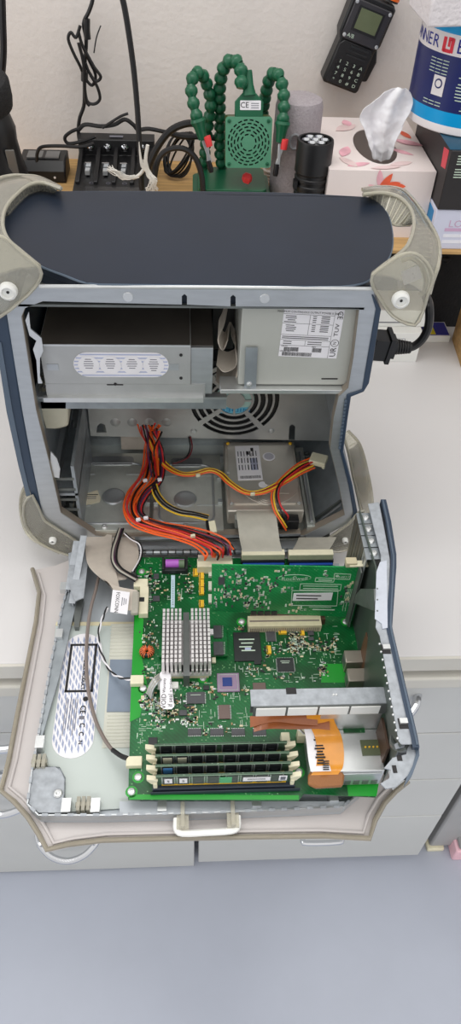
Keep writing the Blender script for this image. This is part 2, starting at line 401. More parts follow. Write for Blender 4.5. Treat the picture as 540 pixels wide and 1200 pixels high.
b = B(); b.box(x0-.03, x1+.008, y0+.02, y0+.09, BZ+.0622, BZ+.095, whitep)
wb2 = tag(b.build('carton', bevel=.001), 'upper white carton lying on top of the carton with the printed table', 'box')
B().box(x0+.0, x1-.02, y0+.0196, y0+.0199, BZ+.07, BZ+.072, greyink).build('print_line', wb2)
px0, py0 = PZ(496, 401, BZ+.0)
violet = mat('violet_print', (70, 70, 160), .5); yel = mat('yellow_print', (236, 220, 60), .5)
b = B(); b.box(px0, px0+.05, py0, py0+.05, BZ, BZ+.014, whitep)
pkx_ = tag(b.build('flat_carton', bevel=.001), 'flat white packet with violet and yellow print under the shelf', 'box')
b = B(); b.box(px0+.0, px0+.048, py0+.003, py0+.047, BZ+.014, BZ+.0144, violet); b.box(px0+.006, px0+.022, py0+.005, py0+.04, BZ+.0144, BZ+.0148, yel); b.build('printed_top', pkx_)

# ------------------------------------------------------------------ things on the shelf
def on_shelf(u, v): return PZ(u, v, SZ)
# tissue box : front face left edge u~386, right u~511 at its top edge (row 203)
tb_y = .50
tx0, tz1 = PY(386, 199, tb_y); tx1, _ = PY(511, 204, tb_y); ty1 = PZ(497, 140, tz1)[1]
tissuebox_m = mat('tissue_box_card', (240, 228, 224), .5, 0, .03, 8)
tbx = thing('tissue_box', 'white tissue box with pink and orange leaf print and a tissue pulled up', 'tissue box')
hole = [(p[0], p[1]) for p in circ(0, 0, 1, 28)]
hcx, hcy = PZ(439, 171, tz1)
hole = [(hcx+p[0]*.034, hcy+p[1]*.075) for p in hole]
b = B(); b.prism([(tx0, tb_y), (tx1, tb_y), (tx1, ty1), (tx0, ty1)], 'z', tz1-.0015, tz1, tissuebox_m, [hole])
b.prism([(tx0, tb_y), (tx1, tb_y), (tx1, ty1), (tx0, ty1)], 'z', SZ, tz1-.0015, tissuebox_m, [rrect(tx0+.0015, tx1-.0015, tb_y+.0015, ty1-.0015, .001)])
b.box(tx0+.002, tx1-.002, tb_y+.002, ty1-.002, SZ+.001, SZ+.03, whitep)
b.build('carton', tbx)
pinkp = mat('pink_petal_print', (238, 178, 190), .55, 0, .2, 40); orp = mat('orange_leaf_print', (232, 96, 60), .55, 0, .15, 40); palep = mat('pale_petal_print', (232, 206, 204), .55, 0, .1, 40)
def leaf(b, c, L, w, ang, ax, h, m):
    pts = []
    for k in range(9):
        t = k/8; pts.append((L*(t-.5), w*math.sin(math.pi*t)**.8))
    pts += [(p[0], -p[1]) for p in reversed(pts[1:-1])]
    ca, sa = math.cos(math.radians(ang)), math.sin(math.radians(ang))
    b.prism([(c[0]+p[0]*ca-p[1]*sa, c[1]+p[0]*sa+p[1]*ca) for p in pts], ax, h[0], h[1], m)
b = B()
for (u, v, L_, w_, a_, m_) in ((404, 178, .045, .009, 70, pinkp), (408, 190, .045, .008, 120, palep), (405, 150, .05, .012, 40, palep), (478, 168, .05, .009, 150, pinkp), (470, 178, .045, .006, 140, pinkp), (470, 192, .04, .008, 20, palep), (452, 197, .05, .006, 10, palep), (420, 193, .04, .007, 200, pinkp), (474, 158, .04, .006, 110, orp), (406, 145, .03, .008, 100, pinkp)):
    hl = tz1+.0002+.0001*random.randint(0, 12)+.00001*u/10; leaf(b, PZ(u, v, tz1), L_, w_, a_, 'z', (hl-.0002, hl), m_)
for (u, v, L_, w_, a_, m_) in ((450, 216, .04, .006, 60, orp), (456, 218, .035, .006, 20, orp), (464, 218, .03, .005, 0, orp), (445, 210, .03, .005, 100, pinkp), (440, 222, .03, .005, 150, pinkp), (450, 226, .03, .004, -30, pinkp)):
    hl = tb_y-.0002-.00002*(u+v-600)/1.3; leaf(b, PY(u, v, tb_y), L_, w_, a_, 'y', (hl, hl+.0002), m_)
b.build('leaf_print', tbx)
tissue = mat('tissue_paper', (244, 243, 246), .8, 0, .02, 30, .2, 80)
b = B()      # a crumpled tissue : folded sheet rising from the slot
def sheet(pts_rows, m, th=.0012):
    R_, C_ = len(pts_rows), len(pts_rows[0]); vs = [p for r in pts_rows for p in r]
    fs = [(i*C_+j, i*C_+j+1, (i+1)*C_+j+1, (i+1)*C_+j) for i in range(R_-1) for j in range(C_-1)]
    b.add(vs, fs, m)
tyc = hcy
rowsT = []
spec = [(189, [(436, .0), (441, .01), (446, -.006), (452, .008), (458, 0)]), (170, [(433, .0), (440, .018), (447, -.01), (456, .012), (462, 0)]),
        (150, [(424, .0), (436, .02), (449, -.014), (462, .01), (470, 0)]), (133, [(421, .0), (436, .018), (452, -.01), (468, .012), (481, 0)]),
        (118, [(432, .0), (445, .012), (458, -.008), (472, .006), (484, 0)]), (103, [(462, .0), (466, .004), (470, -.004), (474, .004), (480, 0)])]
for v, cs in spec:
    row = []
    for u, dy in cs:
        x, z_ = PY(u, v, tyc-.03); row.append((x, tyc-.03+dy*1.4, max(z_, tz1-.02)))
    rowsT.append(row)
sheet(rowsT, tissue)
o = b.build('tissue', tbx, ang=75)
md = o.modifiers.new('subsurf', 'SUBSURF'); md.levels = 4; md.render_levels = 4
tx = bpy.data.textures.new('creases', 'CLOUDS'); tx.noise_scale = .028; dm = o.modifiers.new('creases', 'DISPLACE'); dm.texture = tx; dm.strength = .011; dm.mid_level = .5; dm.texture_coords = 'LOCAL'
md = o.modifiers.new('solid', 'SOLIDIFY'); md.thickness = .0008

# black flashlight
fx, fz = PY(370, 163, .53); ft = fz
fl = thing('flashlight', 'black flashlight standing lens up beside the tissue box', 'flashlight')
R_ = (PY(391, 165, .53)[0]-PY(348, 163, .53)[0])/2
b = B(); H = ft-SZ
b.lathe([(R_*.78, 0), (R_*.8, H*.05), (R_*.8, H*.3), (R_*.84, H*.33), (R_*.84, H*.4), (R_*.92, H*.41), (R_*.92, H*.45), (R_*.86, H*.46), (R_*.86, H*.49), (R_*.94, H*.5), (R_*.94, H*.53), (R_*.88, H*.54), (R_*.88, H*.57), (R_*.96, H*.58), (R_*.96, H*.61), (R_*.9, H*.62), (R_*.9, H*.65), (R_, H*.67), (R_, H*.97), (R_*.97, H), (R_*.86, H), (R_*.84, H*.97), (0, H*.95)], (fx, .53, SZ), black, n=40)
b.build('flashlight_body', fl)
b = B(); c0 = Vector((fx, .53, SZ+H*.955))
for k in range(7):
    a = k*math.pi/3; q = c0+Vector((math.cos(a), math.sin(a), 0))*(R_*.5 if k < 6 else 0)
    b.lathe([(.002, 0), (R_*.2, .004), (R_*.24, .006), (R_*.22, .006), (.003, .001), (0, .001)], q, chrome, n=14)
b.lathe([(R_*.84, 0), (R_*.84, .0004), (0, .0004)], c0, steel_bright, n=32); b.build('reflector', fl)
b = B(); b.obox((fx-R_*.95, .53-.012, SZ+H*.55), (.003, 0, 0), (0, .006, 0), (0, 0, .006), blackrub); b.build('switch', fl)

# grey fabric pouch with cable
gm = mat('grey_woven_fabric', (168, 160, 164), .85, 0, .12, 300, .6, 500)
gx0, gz1 = PY(321, 112, .62); gx1, _ = PY(377, 112, .62)
gxc = (gx0+gx1)/2+.004; gR = (gx1-gx0)/2
gp = thing('fabric_speaker', 'grey woven fabric cylinder with a hanging loop behind the flashlight', 'speaker')
b = B(); h = gz1-SZ
b.lathe([(gR*1.0, 0), (gR*1.04, .01), (gR*1.02, h*.5), (gR, h*.92), (gR*.93, h*.98), (gR*.75, h), (0, h)], (gxc, .62, SZ), gm, n=36); b.build('fabric_body', gp)
b = B(); p = PV(345, 166, 1, .62-gR-.002); b.tube([p+Vector((math.cos(a)*.008, -.001, math.sin(a)*.011)) for a in [k*math.pi/6 for k in range(12)]], .002, mat('grey_rubber', (140, 142, 146), .5), 8, closed=True, smooth=2)
b.build('hanging_loop', gp)
b = B(); cbl = mat('beige_cord', (178, 168, 160), .5)
for k in range(4):
    c = Vector((*PZ(334, 222, SZ), 0)); r_ = .032
    b.tube([(c.x+math.cos(a)*(r_+.002*k), c.y+.03+math.sin(a)*(r_*.8), SZ+.004+.006*k+.002*math.sin(a*2)) for a in [j*math.pi/8 for j in range(16)]], .0028, cbl, 8, closed=True, smooth=2)
b.build('power_lead', gp)

# paint bucket, boxes at the right
bk_y = .56
bk = thing('paint_bucket', 'blue and white paint bucket stacked on the black box, cut off by the right edge', 'bucket')
bxl, bzb = PY(482, 146, bk_y); bR = .094; bx = bxl+bR
bxt, bzt = PY(500, 30, bk_y)
bluel = mat('dark_blue_label', (34, 42, 100), .35, 0, .06, 20); cyan = mat('cyan_band', (0, 158, 220), .35, 0, .03); whb = mat('white_bucket_band', (232, 226, 226), .35, 0, .02)
Hb = bzt-bzb+.0
BZ2 = bzb; zc = BZ2
b = B(); b.lathe([(bR*.97, 0), (bR, .002), (bR, .012), (bR*.998, .0125)], (bx, bk_y+bR*.4, zc), whb, n=64)
b.lathe([(bR*1.0, 0), (bR*1.002, .0185)], (bx, bk_y+bR*.4, zc+.0125), cyan, n=64)
b.lathe([(bR*1.002, 0), (bR*1.002, Hb-.06)], (bx, bk_y+bR*.4, zc+.031), bluel, n=64)
b.lathe([(bR*1.003, 0), (bR*1.003, .026)], (bx, bk_y+bR*.4, zc+Hb-.029), whb, n=64)
b.lathe([(bR*1.002, 0), (bR*1.03, .004), (bR*1.03, .014), (bR*.98, .018), (0, .018)], (bx, bk_y+bR*.4, zc+Hb-.003), cyan, n=64)
b.build('bucket_body', bk)
b = B(); cxb, cyb = bx, bk_y+bR*.4
def onb(ang, z_, r=bR*1.005): a = math.radians(ang); return Vector((cxb+r*math.cos(a), cyb+r*math.sin(a), z_)), Vector((-math.sin(a), math.cos(a), 0))
navyt = mat('deep_blue_print', (24, 34, 140), .4); redt = mat('red_print', (220, 40, 60), .4)
zt = zc+Hb-.017
for i, chh in enumerate('BANNER'):
    p, X = onb(166+i*8.3, zt); b.text(chh, p, X, (0, 0, 1), .022, navyt, 1)
p, X = onb(222, zt)
Nn = X.cross(Vector((0, 0, 1)))
for (dx, dz, w, h) in ((-.0075, 0, .0025, .009), (-.002, -.0075, .006, .0022), (.0055, 0, .0025, .009), (.002, .0075, .004, .0022), (0, .002, .0018, .004)):
    b.obox(p+X*dx+Vector((0, 0, dz)), X*w, Vector((0, 0, h)), Nn*.0004, redt)
for i, chh in enumerate('BI'):
    p, X = onb(234+i*7.5, zt); b.text(chh, p, X, (0, 0, 1), .025, navyt, 1)
b.build('bucket_lettering', bk)
b = B()
for zz in range(0, 26):
    z_ = zc+Hb-.037-zz*.0042
    if zz in (12, 20): continue
    if z_ < zc+.035: break
    for seg in range(10):
        a0 = 240+seg*8
        if random.random() < .12: continue
        p, X = onb(a0+random.random()*2, z_); b.obox(p, X*(.0052+random.random()*.0012), Vector((0, 0, .0006)), X.cross(Vector((0, 0, 1)))*.0002, silk)
    if zz < 5 or 11 < zz < 20:
        for seg in range(3):
            p, X = onb(209+seg*7, z_); b.obox(p, X*.0048, Vector((0, 0, .0005)), X.cross(Vector((0, 0, 1)))*.0002, silk)
p, X = onb(220, zc+Hb*.47); Nn = X.cross(Vector((0, 0, 1)))
b.obox(p, X*.010, Vector((0, 0, .013)), Nn*.0004, whb)
b.lathe([(.0065, 0), (.0065, .0004), (0, .0004)], p+Nn*.0004+Vector((0, 0, .003)), bluel, Nn, 20); b.lathe([(.0045, 0), (.0045, .0004), (0, .0004)], p+Nn*.0007+Vector((0, 0, .003)), whb, Nn, 20)
b.build('printed_text_panel', bk)
# paper towel hanging over the bucket
b = B(); towel = mat('paper_towel', (222, 216, 218), .9, 0, .03, 60, .9, 160)
zt2 = zc+Hb+.016
b.prism([PY(505, -12, cyb-.09), PY(560, -12, cyb-.09), PY(560, 28, cyb-.09), PY(498, 30, cyb-.09), PY(501, 12, cyb-.09)], 'y', cyb-.103, cyb+.02, towel)
tag(b.build('paper_towel_pad', bevel=.003), 'folded white paper towel lying on top of the blue paint bucket', 'paper towel')
# black carton and lilac carton on the shelf
kx, ky = .455, .461
blk = mat('black_carton', (34, 30, 31), .5, 0, .1, 30); teal = mat('dark_teal_print', (30, 76, 100), .5); redc = mat('coral_print', (224, 70, 84), .5)
lil = mat('lilac_carton', (212, 214, 232), .4, 0, .03, 20); cyan2 = mat('blue_print', (16, 130, 190), .5)
kx, kzb = PY(512, 245, ky)
_, kzt = PY(527, 190, ky)
b = B(); b.box(kx, kx+.17, ky, ky+.16, SZ, kzb-.001, lil)
lc = tag(b.build('carton', bevel=.0015), 'lilac carton lying on the shelf under the black carton', 'box')
b = B(); pp = [(ky+.01, SZ+.004), (ky+.05, SZ+.004), (ky+.06, SZ+.03), (ky+.04, kzb-.006), (ky+.012, kzb-.008)]
b.prism(pp, 'x', kx-.0004, kx-.0001, cyan2)
pinkt = mat('pink_foil_print', (206, 170, 200), .4); palet = mat('pale_foil_print', (236, 236, 244), .4)
hh = (kzb-SZ)
b.text('LOVE', (kx+.045, ky-.0001, SZ+hh*.64), (1, 0, 0), (0, 0, 1), .016, pinkt, 1.1)
for i, m_ in enumerate((pinkt, palet, palet)): b.box(kx+.02, kx+.075-.006*i, ky-.0003, ky-.0001, SZ+hh*(.46-.15*i), SZ+hh*(.54-.15*i), m_)
b.build('carton_print', lc)
topz = bzb-.001
b = B(); b.box(kx+.0005, kx+.17, ky-.002, ky+.2, kzb, topz, blk)
kc = tag(b.build('carton', bevel=.001), 'black carton with small white print under the paint bucket', 'box')
b = B(); hh = topz-kzb
for i in range(9):
    if i == 4: continue
    b.box(kx+.012, kx+.058-(.01*random.random()), ky-.0026, ky-.0022, topz-.008-i*.0038, topz-.0066-i*.0038, silk)
b.box(kx-.001, kx+.14, ky+.002, ky+.09, topz+.0001, topz+.0004, teal)
b.box(kx+.03, kx+.034, ky+.006, ky+.06, topz+.0004, topz+.0006, silk); b.box(kx+.04, kx+.043, ky+.01, ky+.05, topz+.0004, topz+.0006, silk)
b.prism([(ky+.008, topz-.03), (ky+.03, topz-.034), (ky+.036, topz-.008), (ky+.01, topz-.004)], 'x', kx+.0001, kx+.0005, redc)
b.build('carton_print', kc)

# walkie talkie hanging on the wall
wt_y = .765
wt = thing('two_way_radio', 'black handheld two-way radio with a green display hanging on the wall', 'radio')
def WP(u, v, dy=0): return PV(u, v, 1, wt_y+dy)
A_ = WP(400, 98); Bq = WP(427, 32)             # axis bottom->top
ax = (Bq-A_); ax.y = 0; ax.normalize(); sx = Vector((ax.z, 0, -ax.x)); ny = Vector((0, -1, 0))
O_ = WP(413, 65)
s_ = (WP(433, 60)-WP(393, 60)).length/40*.93    # metres per px
def L2(x, y): return O_+sx*(x*s_)+ax*(y*s_)
def slab(b, poly, d0, d1, m):
    vs = [L2(x, y)+ny*d0 for x, y in poly]+[L2(x, y)+ny*d1 for x, y in poly]; n = len(poly)
    b.add(vs, [tuple(range(n)), tuple(n+i for i in reversed(range(n)))]+[(i, (i+1) % n, n+(i+1) % n, n+i) for i in range(n)], m)
b = B()
slab(b, [(-24, -38), (22, -38), (24, -34), (24, 12), (28, 20), (28, 60), (24, 64), (-24, 64), (-28, 58), (-28, 20), (-24, 12), (-26, -34)], -.03, .006, black)
b.build('radio_body', wt, .003)
b = B(); slab(b, [(-22, -36), (20, -36), (22, -33), (22, 8), (17, 14), (-18, 14), (-23, 8), (-24, -33)], .006, .009, black)
slab(b, [(-22, 15), (22, 15), (25, 20), (24, 58), (-24, 58), (-25, 20)], .006, .011, mat('radio_face', (52, 50, 54), .3)); b.build('face_plate', wt, .002)
b = B(); slab(b, [(-17, 26), (17, 26), (17, 53), (-17, 53)], .011, .0115, black); slab(b, [(-14, 29), (14, 29), (14, 51), (-14, 51)], .0115, .012, mat('lcd_green_grey', (98, 106, 78), .25)); b.build('display', wt)
b = B()
for i in range(4):
    for j in range(4):
        x, y = -14+j*9.5, -30+i*7
        slab(b, [(x-3.2, y-2), (x+3.2, y-2), (x+3.2, y+2), (x-3.2, y+2)], .009, .0105, black)
b.build('keypad', wt)
b = B()
for i in range(4):
    for j in range(4):
        b.text('123A456B789C*0#D'[(3-i)*4+j], L2(-14+j*9.5, -30+i*7)+ny*.0106, sx, ax, 5.4*s_, silk, 1.2)
b.text('A/B', L2(-14, 20)+ny*.0112, sx, ax, 6*s_, silk)
b.build('key_symbols', wt)
b = B()
for y in (0, 5, 10): slab(b, [(-10+y*.2, y-1), (16, y-1), (16, y+1), (-10+y*.2, y+1)], .009, .0105, chipm)
b.build('speaker_slots', wt)
b = B()
for x, y in ((-22, 55), (22, 55), (-22, 19), (22, 19)): b.lathe([(2.2*s_, 0), (2.2*s_, .001), (0, .0015)], L2(x, y)+ny*.011, steel_bright, ny, 10)
b.build('corner_screws', wt)
b = B(); c = L2(19, 66)-ny*.008; b.lathe([(10*s_, 0), (10*s_, .012), (8*s_, .014), (0, .014)], c, black, ax, 24); b.lathe([(10.6*s_, 0), (10.6*s_, .0035)], c+ax*.003, mat('orange_ring', (240, 110, 30), .4), ax, 24)
b.build('volume_knob', wt)
b = B(); c = L2(-10, 66)-ny*.008; b.lathe([(9*s_, 0), (8*s_, .01), (5.5*s_, .012), (5*s_, .09), (4*s_, .14)], c, black, ax, 20); b.build('antenna', wt)
b = B(); slab(b, [(10, -30), (34, -24), (36, 0), (30, 14), (10, 14)], -.03, -.014, black); b.build('belt_clip', wt, .003)

# ------------------------------------------------------------------ green third-hand tool with fan
gr = mat('green_plastic', (22, 92, 62), .34, 0, .1, 30); gr2 = mat('green_fan_housing', (82, 142, 112), .42, 0, .05, 30)
th = thing('soldering_helper', 'green flexible-arm soldering helper with a fan and clips on the shelf', 'tool')
gy = .60
bxc = PY(285, 200, gy)[0]
b = B(); b.prism(rrect(PY(226, 200, gy)[0], PY(318, 200, gy)[0], gy-.045, gy+.07, .012), 'z', SZ, SZ+.03, gr)
b.prism(rrect(PY(232, 200, gy)[0], PY(312, 200, gy)[0], gy-.035, gy+.06, .01), 'z', SZ+.03, SZ+.045, gr)
b.build('tool_base', th, .004)
def flexarm(pts, n, r, y):
    P3 = [Vector((*[PY(u, v, y+dy)[0]], y+dy, PY(u, v, y+dy)[1])) for u, v, dy in pts]
    ln = smoothline(P3, 12); b = B()
    tot = [0]
    for i in range(1, len(ln)): tot.append(tot[-1]+(ln[i]-ln[i-1]).length)
    for k in range(n):
        s0, s1 = tot[-1]*k/n, tot[-1]*(k+1)/n
        def at(s):
            for i in range(1, len(ln)):
                if tot[i] >= s: return ln[i-1].lerp(ln[i], (s-tot[i-1])/max(1e-9, tot[i]-tot[i-1]))
            return ln[-1]
        p0, p1 = at(s0), at(s1); d = p1-p0; L_ = d.length
        b.lathe([(r*.62, 0), (r*.7, L_*.15), (r*.95, L_*.32), (r, L_*.5), (r*.97, L_*.7), (r*.7, L_*.93), (r*.6, L_*1.05)], p0, gr, d, 14)
    return b, ln
arms = [
 ([(237, 215, .06), (239, 190, .05), (243, 150, .03), (247, 125, .02), (243, 100, .02), (233, 83, .0), (224, 92, -.01), (225, 115, -.02), (232, 142, -.03)], 17, .0098),
 ([(262, 205, .06), (258, 180, .05), (258, 150, .04), (257, 120, .03), (258, 95, .02), (265, 73, .01), (278, 70, .0), (283, 85, -.01), (282, 103, -.02)], 16, .0105),
 ([(306, 160, .05), (308, 130, .04), (312, 107, .02), (317, 88, .01), (325, 84, .0), (330, 97, -.01), (333, 118, -.02), (331, 145, -.03)], 13, .0100)]
tips = []
for a_, n_, r_ in arms:
    bb, ln = flexarm(a_, n_, r_, gy); bb.build('flexible_arm', th); tips.append((ln[-1], (ln[-1]-ln[-3]).normalized()))
redclip = mat('red_rubber_sleeve', (226, 60, 62), .5); 
for ti, (du, dv) in ((0, (12, 55)), (2, (2, 50))):
    p, d = tips[ti]; d = (d*1.0+Vector((.25 if ti == 0 else -.12, 0, -.9))).normalized()
    b = B(); b.lathe([(.0105, 0), (.012, .004), (.009, .012), (.0065, .03)], p-d*.004, gr, d, 16); b.build('arm_end', th)
    q = p+d*.028; cb = B()
    sd = Vector((1, 0, 0)); s2 = d.cross(Vector((0, 1, 0))).normalized()
    cb.bar(q, q+d*.034+s2*.003, .005, .004, steel_bright, (0, 1, 0)); cb.bar(q+s2*.006, q+d*.034-s2*.001, .005, .003, steel_bright, (0, 1, 0))
    clip = cb.build('alligator_clip', th, .0008)
    B().lathe([(.0052, 0), (.0056, .002), (.005, .015), (0, .015)], q+Vector((.007, -.004, .004))-d*.004, redclip, d, 12).build('red_sleeve', clip)
    B().lathe([(.0042, 0), (.0045, .014), (.0035, .018), (0, .018)], q+d*.030, blackrub, d, 12).build('black_jaw_cover', clip)
# fan unit
yf = gy-.03
c00 = PV(264, 142, 1, yf); fx0, fz0 = PY(267, 203, yf); fx1, fz1 = PY(316, 143, yf)
fcx, fcz = PY(291, 167, yf); fw = (PY(318, 167, yf)[0]-PY(264, 167, yf)[0])/2
# front plate tilted a little towards the ceiling
tilt = math.radians(12); Zf = Vector((-.02, math.sin(tilt), math.cos(tilt))).normalized(); Xf = Vector((1, 0, .02)).normalized(); Nf = Xf.cross(Zf).normalized()
Of = Vector((fcx, yf, fcz))
def F3(x, z_, d=0): return Of+Xf*x+Zf*z_+Nf*d
def fprism(b, poly, d0, d1, m, holes=()):
    loops = [poly]+list(holes); tri = tessellate_polygon([[Vector((p[0], p[1], 0)) for p in l] for l in loops]); flat = [p for l in loops for p in l]; n = len(flat)
    vs = [F3(p[0], p[1], d0) for p in flat]+[F3(p[0], p[1], d1) for p in flat]; fs = [tuple(t) for t in tri]+[tuple(n+i for i in reversed(t)) for t in tri]; k = 0
    for l in loops:
        for i in range(len(l)): j = (i+1) % len(l); fs.append((k+i, k+j, n+k+j, n+k+i))
        k += len(l)
    b.add(vs, fs, m)
holes = []
for ring, (rr_, n_) in enumerate(((.012, 8), (.0175, 10), (.0225, 14), (.0275, 18), (.0325, 22))):
    for k in range(n_):
        a0 = 360*k/n_+ring*7; a1 = a0+360/n_*.66
        ro, ri = rr_*fw/.037+.0011, rr_*fw/.037-.0011
        holes.append(circ(0, 0, ro, 5, a0, a1)+list(reversed(circ(0, 0, ri, 5, a0, a1))))
b = B(); fprism(b, rrect(-fw, fw, -fw, fw, .005), -.001, .0025, gr2, holes); b.build('fan_grille', th)
b = B(); fprism(b, rrect(-fw, fw, -fw, fw, .005), -.028, -.001, mat('olive_fan_side', (74, 84, 40), .45), [circ(0, 0, fw*.94, 32)])
b.build('fan_frame', th)
b = B(); fprism(b, circ(0, 0, fw*.93, 32), -.02, -.018, black); b.build('fan_back', th)
b = B(); 
for x, y in ((-1, -1), (1, -1), (-1, 1), (1, 1)): screw(b, F3(x*fw*.84, y*fw*.84, .0025), Nf, .0028, gr)
b.build('fan_screws', th)
b = B(); fprism(b, [(-.022*1, fw), (.022, fw), (.022, fw+.02), (.008, fw+.034), (-.008, fw+.034), (-.022, fw+.02)], -.006, .001, gr); b.lathe([(.011, 0), (.0075, .014), (.0065, .034)], F3(0, fw+.028, -.003), gr, Zf+Vector((-.08, .1, 0)), 16); b.build('fan_mount', th, .001)
b = B(); fprism(b, rrect(-.014, .018, fw+.009, fw+.022, .001), .001, .0015, white); b.text('CE', F3(-.007, fw+.0155, .0016), Xf, Zf, .011, ink)
for i in range(3): b.obox(F3(.009, fw+.012+i*.003, .0016), Xf*.006, Zf*.0005, Nf*.0001, greyink)
b.build('rating_label', th)
b = B(); b.lathe([(.004, 0), (.009, .004), (.009, .012), (.004, .016)], PV(284, 207, 1, yf+.01), redclip, (1, 0, -.3), 6); b.build('red_wing_nut', th)

# ------------------------------------------------------------------ left side of the shelf
# battery charger, leaning with its bays facing the viewer
cy_ = .54
ch = thing('battery_charger', 'black four-bay battery charger with silver contacts at the back of the shelf', 'charger')
cxl, _ = on_shelf(88, 222); cxr, _ = on_shelf(176, 222)
bt = PY(100, 152, cy_+.12)[1]
cb0 = PZ(90, 222, SZ+.02); ctop = PZ(94, 157, SZ+.055); 
y0c, y1c = cb0[1], ctop[1]
x0c, x1c = PZ(88, 200, SZ+.03)[0], PZ(180, 200, SZ+.03)[0]
prof = [(y0c-.02, SZ), (y0c-.02, SZ+.018), (y0c+.035, SZ+.022), (y1c-.03, SZ+.030), (y1c-.028, SZ+.056), (y1c, SZ+.058), (y1c+.004, SZ)]
b = B(); b.prism(prof, 'x', x0c, x1c, black)
n = 4; wch = (x1c-x0c)
for k in range(5):
    xx = x0c+.006+k*(wch-.012)/4
    b.prism([(y0c+.02, SZ+.02), (y0c+.02, SZ+.026), (y1c-.02, SZ+.046), (y1c-.02, SZ+.03)], 'x', xx-.0035, xx+.0035, black)
b.build('charger_body', ch, .0015)
for k in range(4):
    xx = x0c+.006+(k+.5)*(wch-.012)/4; b = B()
    b.lathe([(.0065, 0), (.0065, .006), (.004, .008), (.004, .012), (0, .013)], (xx, y1c-.029, SZ+.045), chrome, (0, -1, 0), 14)
    b.box(xx-.004, xx+.004, y0c+.045, y0c+.06, SZ+.026, SZ+.033, steel_bright); b.box(xx-.006, xx+.006, y0c+.062, y0c+.066, SZ+.025, SZ+.04, chrome)
    b.lathe([(.003, 0), (.003, .018), (0, .018)], (xx, y0c+.066, SZ+.032), chrome, (0, 1, 0), 10)
    b.build('spring_contact', ch)
b = B(); b.box(x0c+.02, x1c-.02, y0c-.012, y0c+.012, SZ+.0195, SZ+.0205, mat('dark_screen', (48, 48, 50), .25))
b.build('screen', ch)
b = B()
for k in range(3): b.lathe([(.004, 0), (.004, .0006), (.0032, .0006), (.0032, 0)], (x0c+.03+k*.028, y0c+.024, SZ+.0212), greyink, n=14)
b.box((x0c+x1c)/2-.012, (x0c+x1c)/2+.012, y1c-.02, y1c-.012, SZ+.0575, SZ+.0582, greyink); b.build('printed_marks', ch)

def cable(name, pts, r, m, label, cat='cable', n=8, extra=None):
    b = B(); b.tube(pts, r, m, n)
    if extra: extra(b)
    return tag(b.build(name), label, cat)
def PYp(y, *uv): return [Vector((PY(u, v, y+(w[0] if w else 0))[0], y+(w[0] if w else 0), PY(u, v, y+(w[0] if w else 0))[1])) for u, v, *w in uv]
# thick cable in front of the charger
cable('power_cable', PYp(.56, (140, -12), (145, 5), (151, 40), (157, 85), (161, 130), (163, 165), (165, 200), (166, 222)), .0042, blackrub, 'thick black cable hanging down in front of the battery charger')
cable('power_cable', PYp(.70, (2, -12), (3, 20), (4, 60), (2, 90)), .0055, blackrub, 'black cable hanging at the left edge above the padded device')
# bundled mains lead hanging in loops
b = B()
b.tube(PYp(.77, (110, -12), (108, 2), (104, 14), (98, 28), (101, 48), (99, 80), (99, 110), (98, 125), (93, 140), (92, 158), (96, 172), (106, 182), (120, 187), (136, 189)), .0032, blackrub, 8)
b.tube(PYp(.765, (94, 30), (89, 44), (83, 38), (80, 46), (86, 62), (94, 78), (100, 92), (108, 100), (112, 88), (104, 70), (96, 52), (92, 38)), .0026, blackrub, 8)
b.tube(PYp(.76, (100, 60), (110, 78), (118, 90), (112, 95), (104, 84), (100, 74)), .0026, blackrub, 8)
b.tube(PYp(.76, (98, 85), (99, 100), (102, 118), (110, 122), (117, 116), (114, 102), (106, 88)), .0026, blackrub, 8)
b.tube(PYp(.755, (92, 50), (98, 75), (99, 100), (101, 118), (105, 124)), .0028, blackrub, 8)
b.tube(PYp(.765, (102, 22), (102, 36), (103, 46)), .005, blackrub, 8); b.tube(PYp(.765, (110, 62), (113, 44), (118, 30)), .0012, blackrub, 6)
b.tube(PYp(.765, (99, 84), (99, 90), (99, 95)), .006, black, 8)
tag(b.build('mains_lead'), 'thin black lead tied up in loops hanging on the wall at the left', 'cable')
cable('cable', PYp(.70, (43, 190), (44, 178), (50, 172), (70, 171), (95, 172), (110, 168)), .003, blackrub, 'black lead running from the small black box to the charger')
cable('cable', PYp(.72, (95, 150), (84, 154), (76, 161), (80, 168), (95, 166), (112, 160)), .003, blackrub, 'short black lead looping out from the left of the charger')
b = B(); 
b.tube(PYp(.70, (92, 152), (100, 146), (118, 148), (134, 146), (146, 140), (156, 146), (162, 152), (175, 151), (200, 156), (225, 160)), .0035, blackrub, 8)
b.tube(PYp(.69, (120, 150), (132, 142), (142, 136), (150, 133)), .0022, blackrub, 8)
tag(b.build('cable'), 'black lead lying across the top of the charger towards the green tool', 'cable')
cable('thick_cable', PYp(.62, (172, 205), (176, 190), (186, 170), (200, 153), (218, 145), (235, 145)), .0058, blackrub, 'thick black cable arching right of the charger')
cable('thick_cable', PYp(.56, (180, 212), (185, 188), (196, 176), (214, 174), (228, 184), (236, 205), (238, 226)), .0045, blackrub, 'black cable curving down to the right behind the computer top')
cable('thick_cable', PYp(.66, (196, 155), (215, 160), (240, 160), (258, 163)), .005, blackrub, 'straight black cable running behind the green tool')
b = B(); random.seed(5); c = on_shelf(212, 203)
for k in range(7):
    a0 = random.random()*6; rr_ = .030+.004*(k % 3)
    b.tube([(c[0]+math.cos(a)*rr_*.7+.004*math.sin(a0), c[1]-.02+math.sin(a)*rr_*.45, SZ+.038+math.sin(a+.2*k)*.032+.001*k) for a in [j*math.pi/8 for j in range(16)]], .0017, blackrub, 6, closed=True, smooth=2)
tag(b.build('coiled_lead'), 'small coil of thin black wire between the charger and the green tool', 'cable')
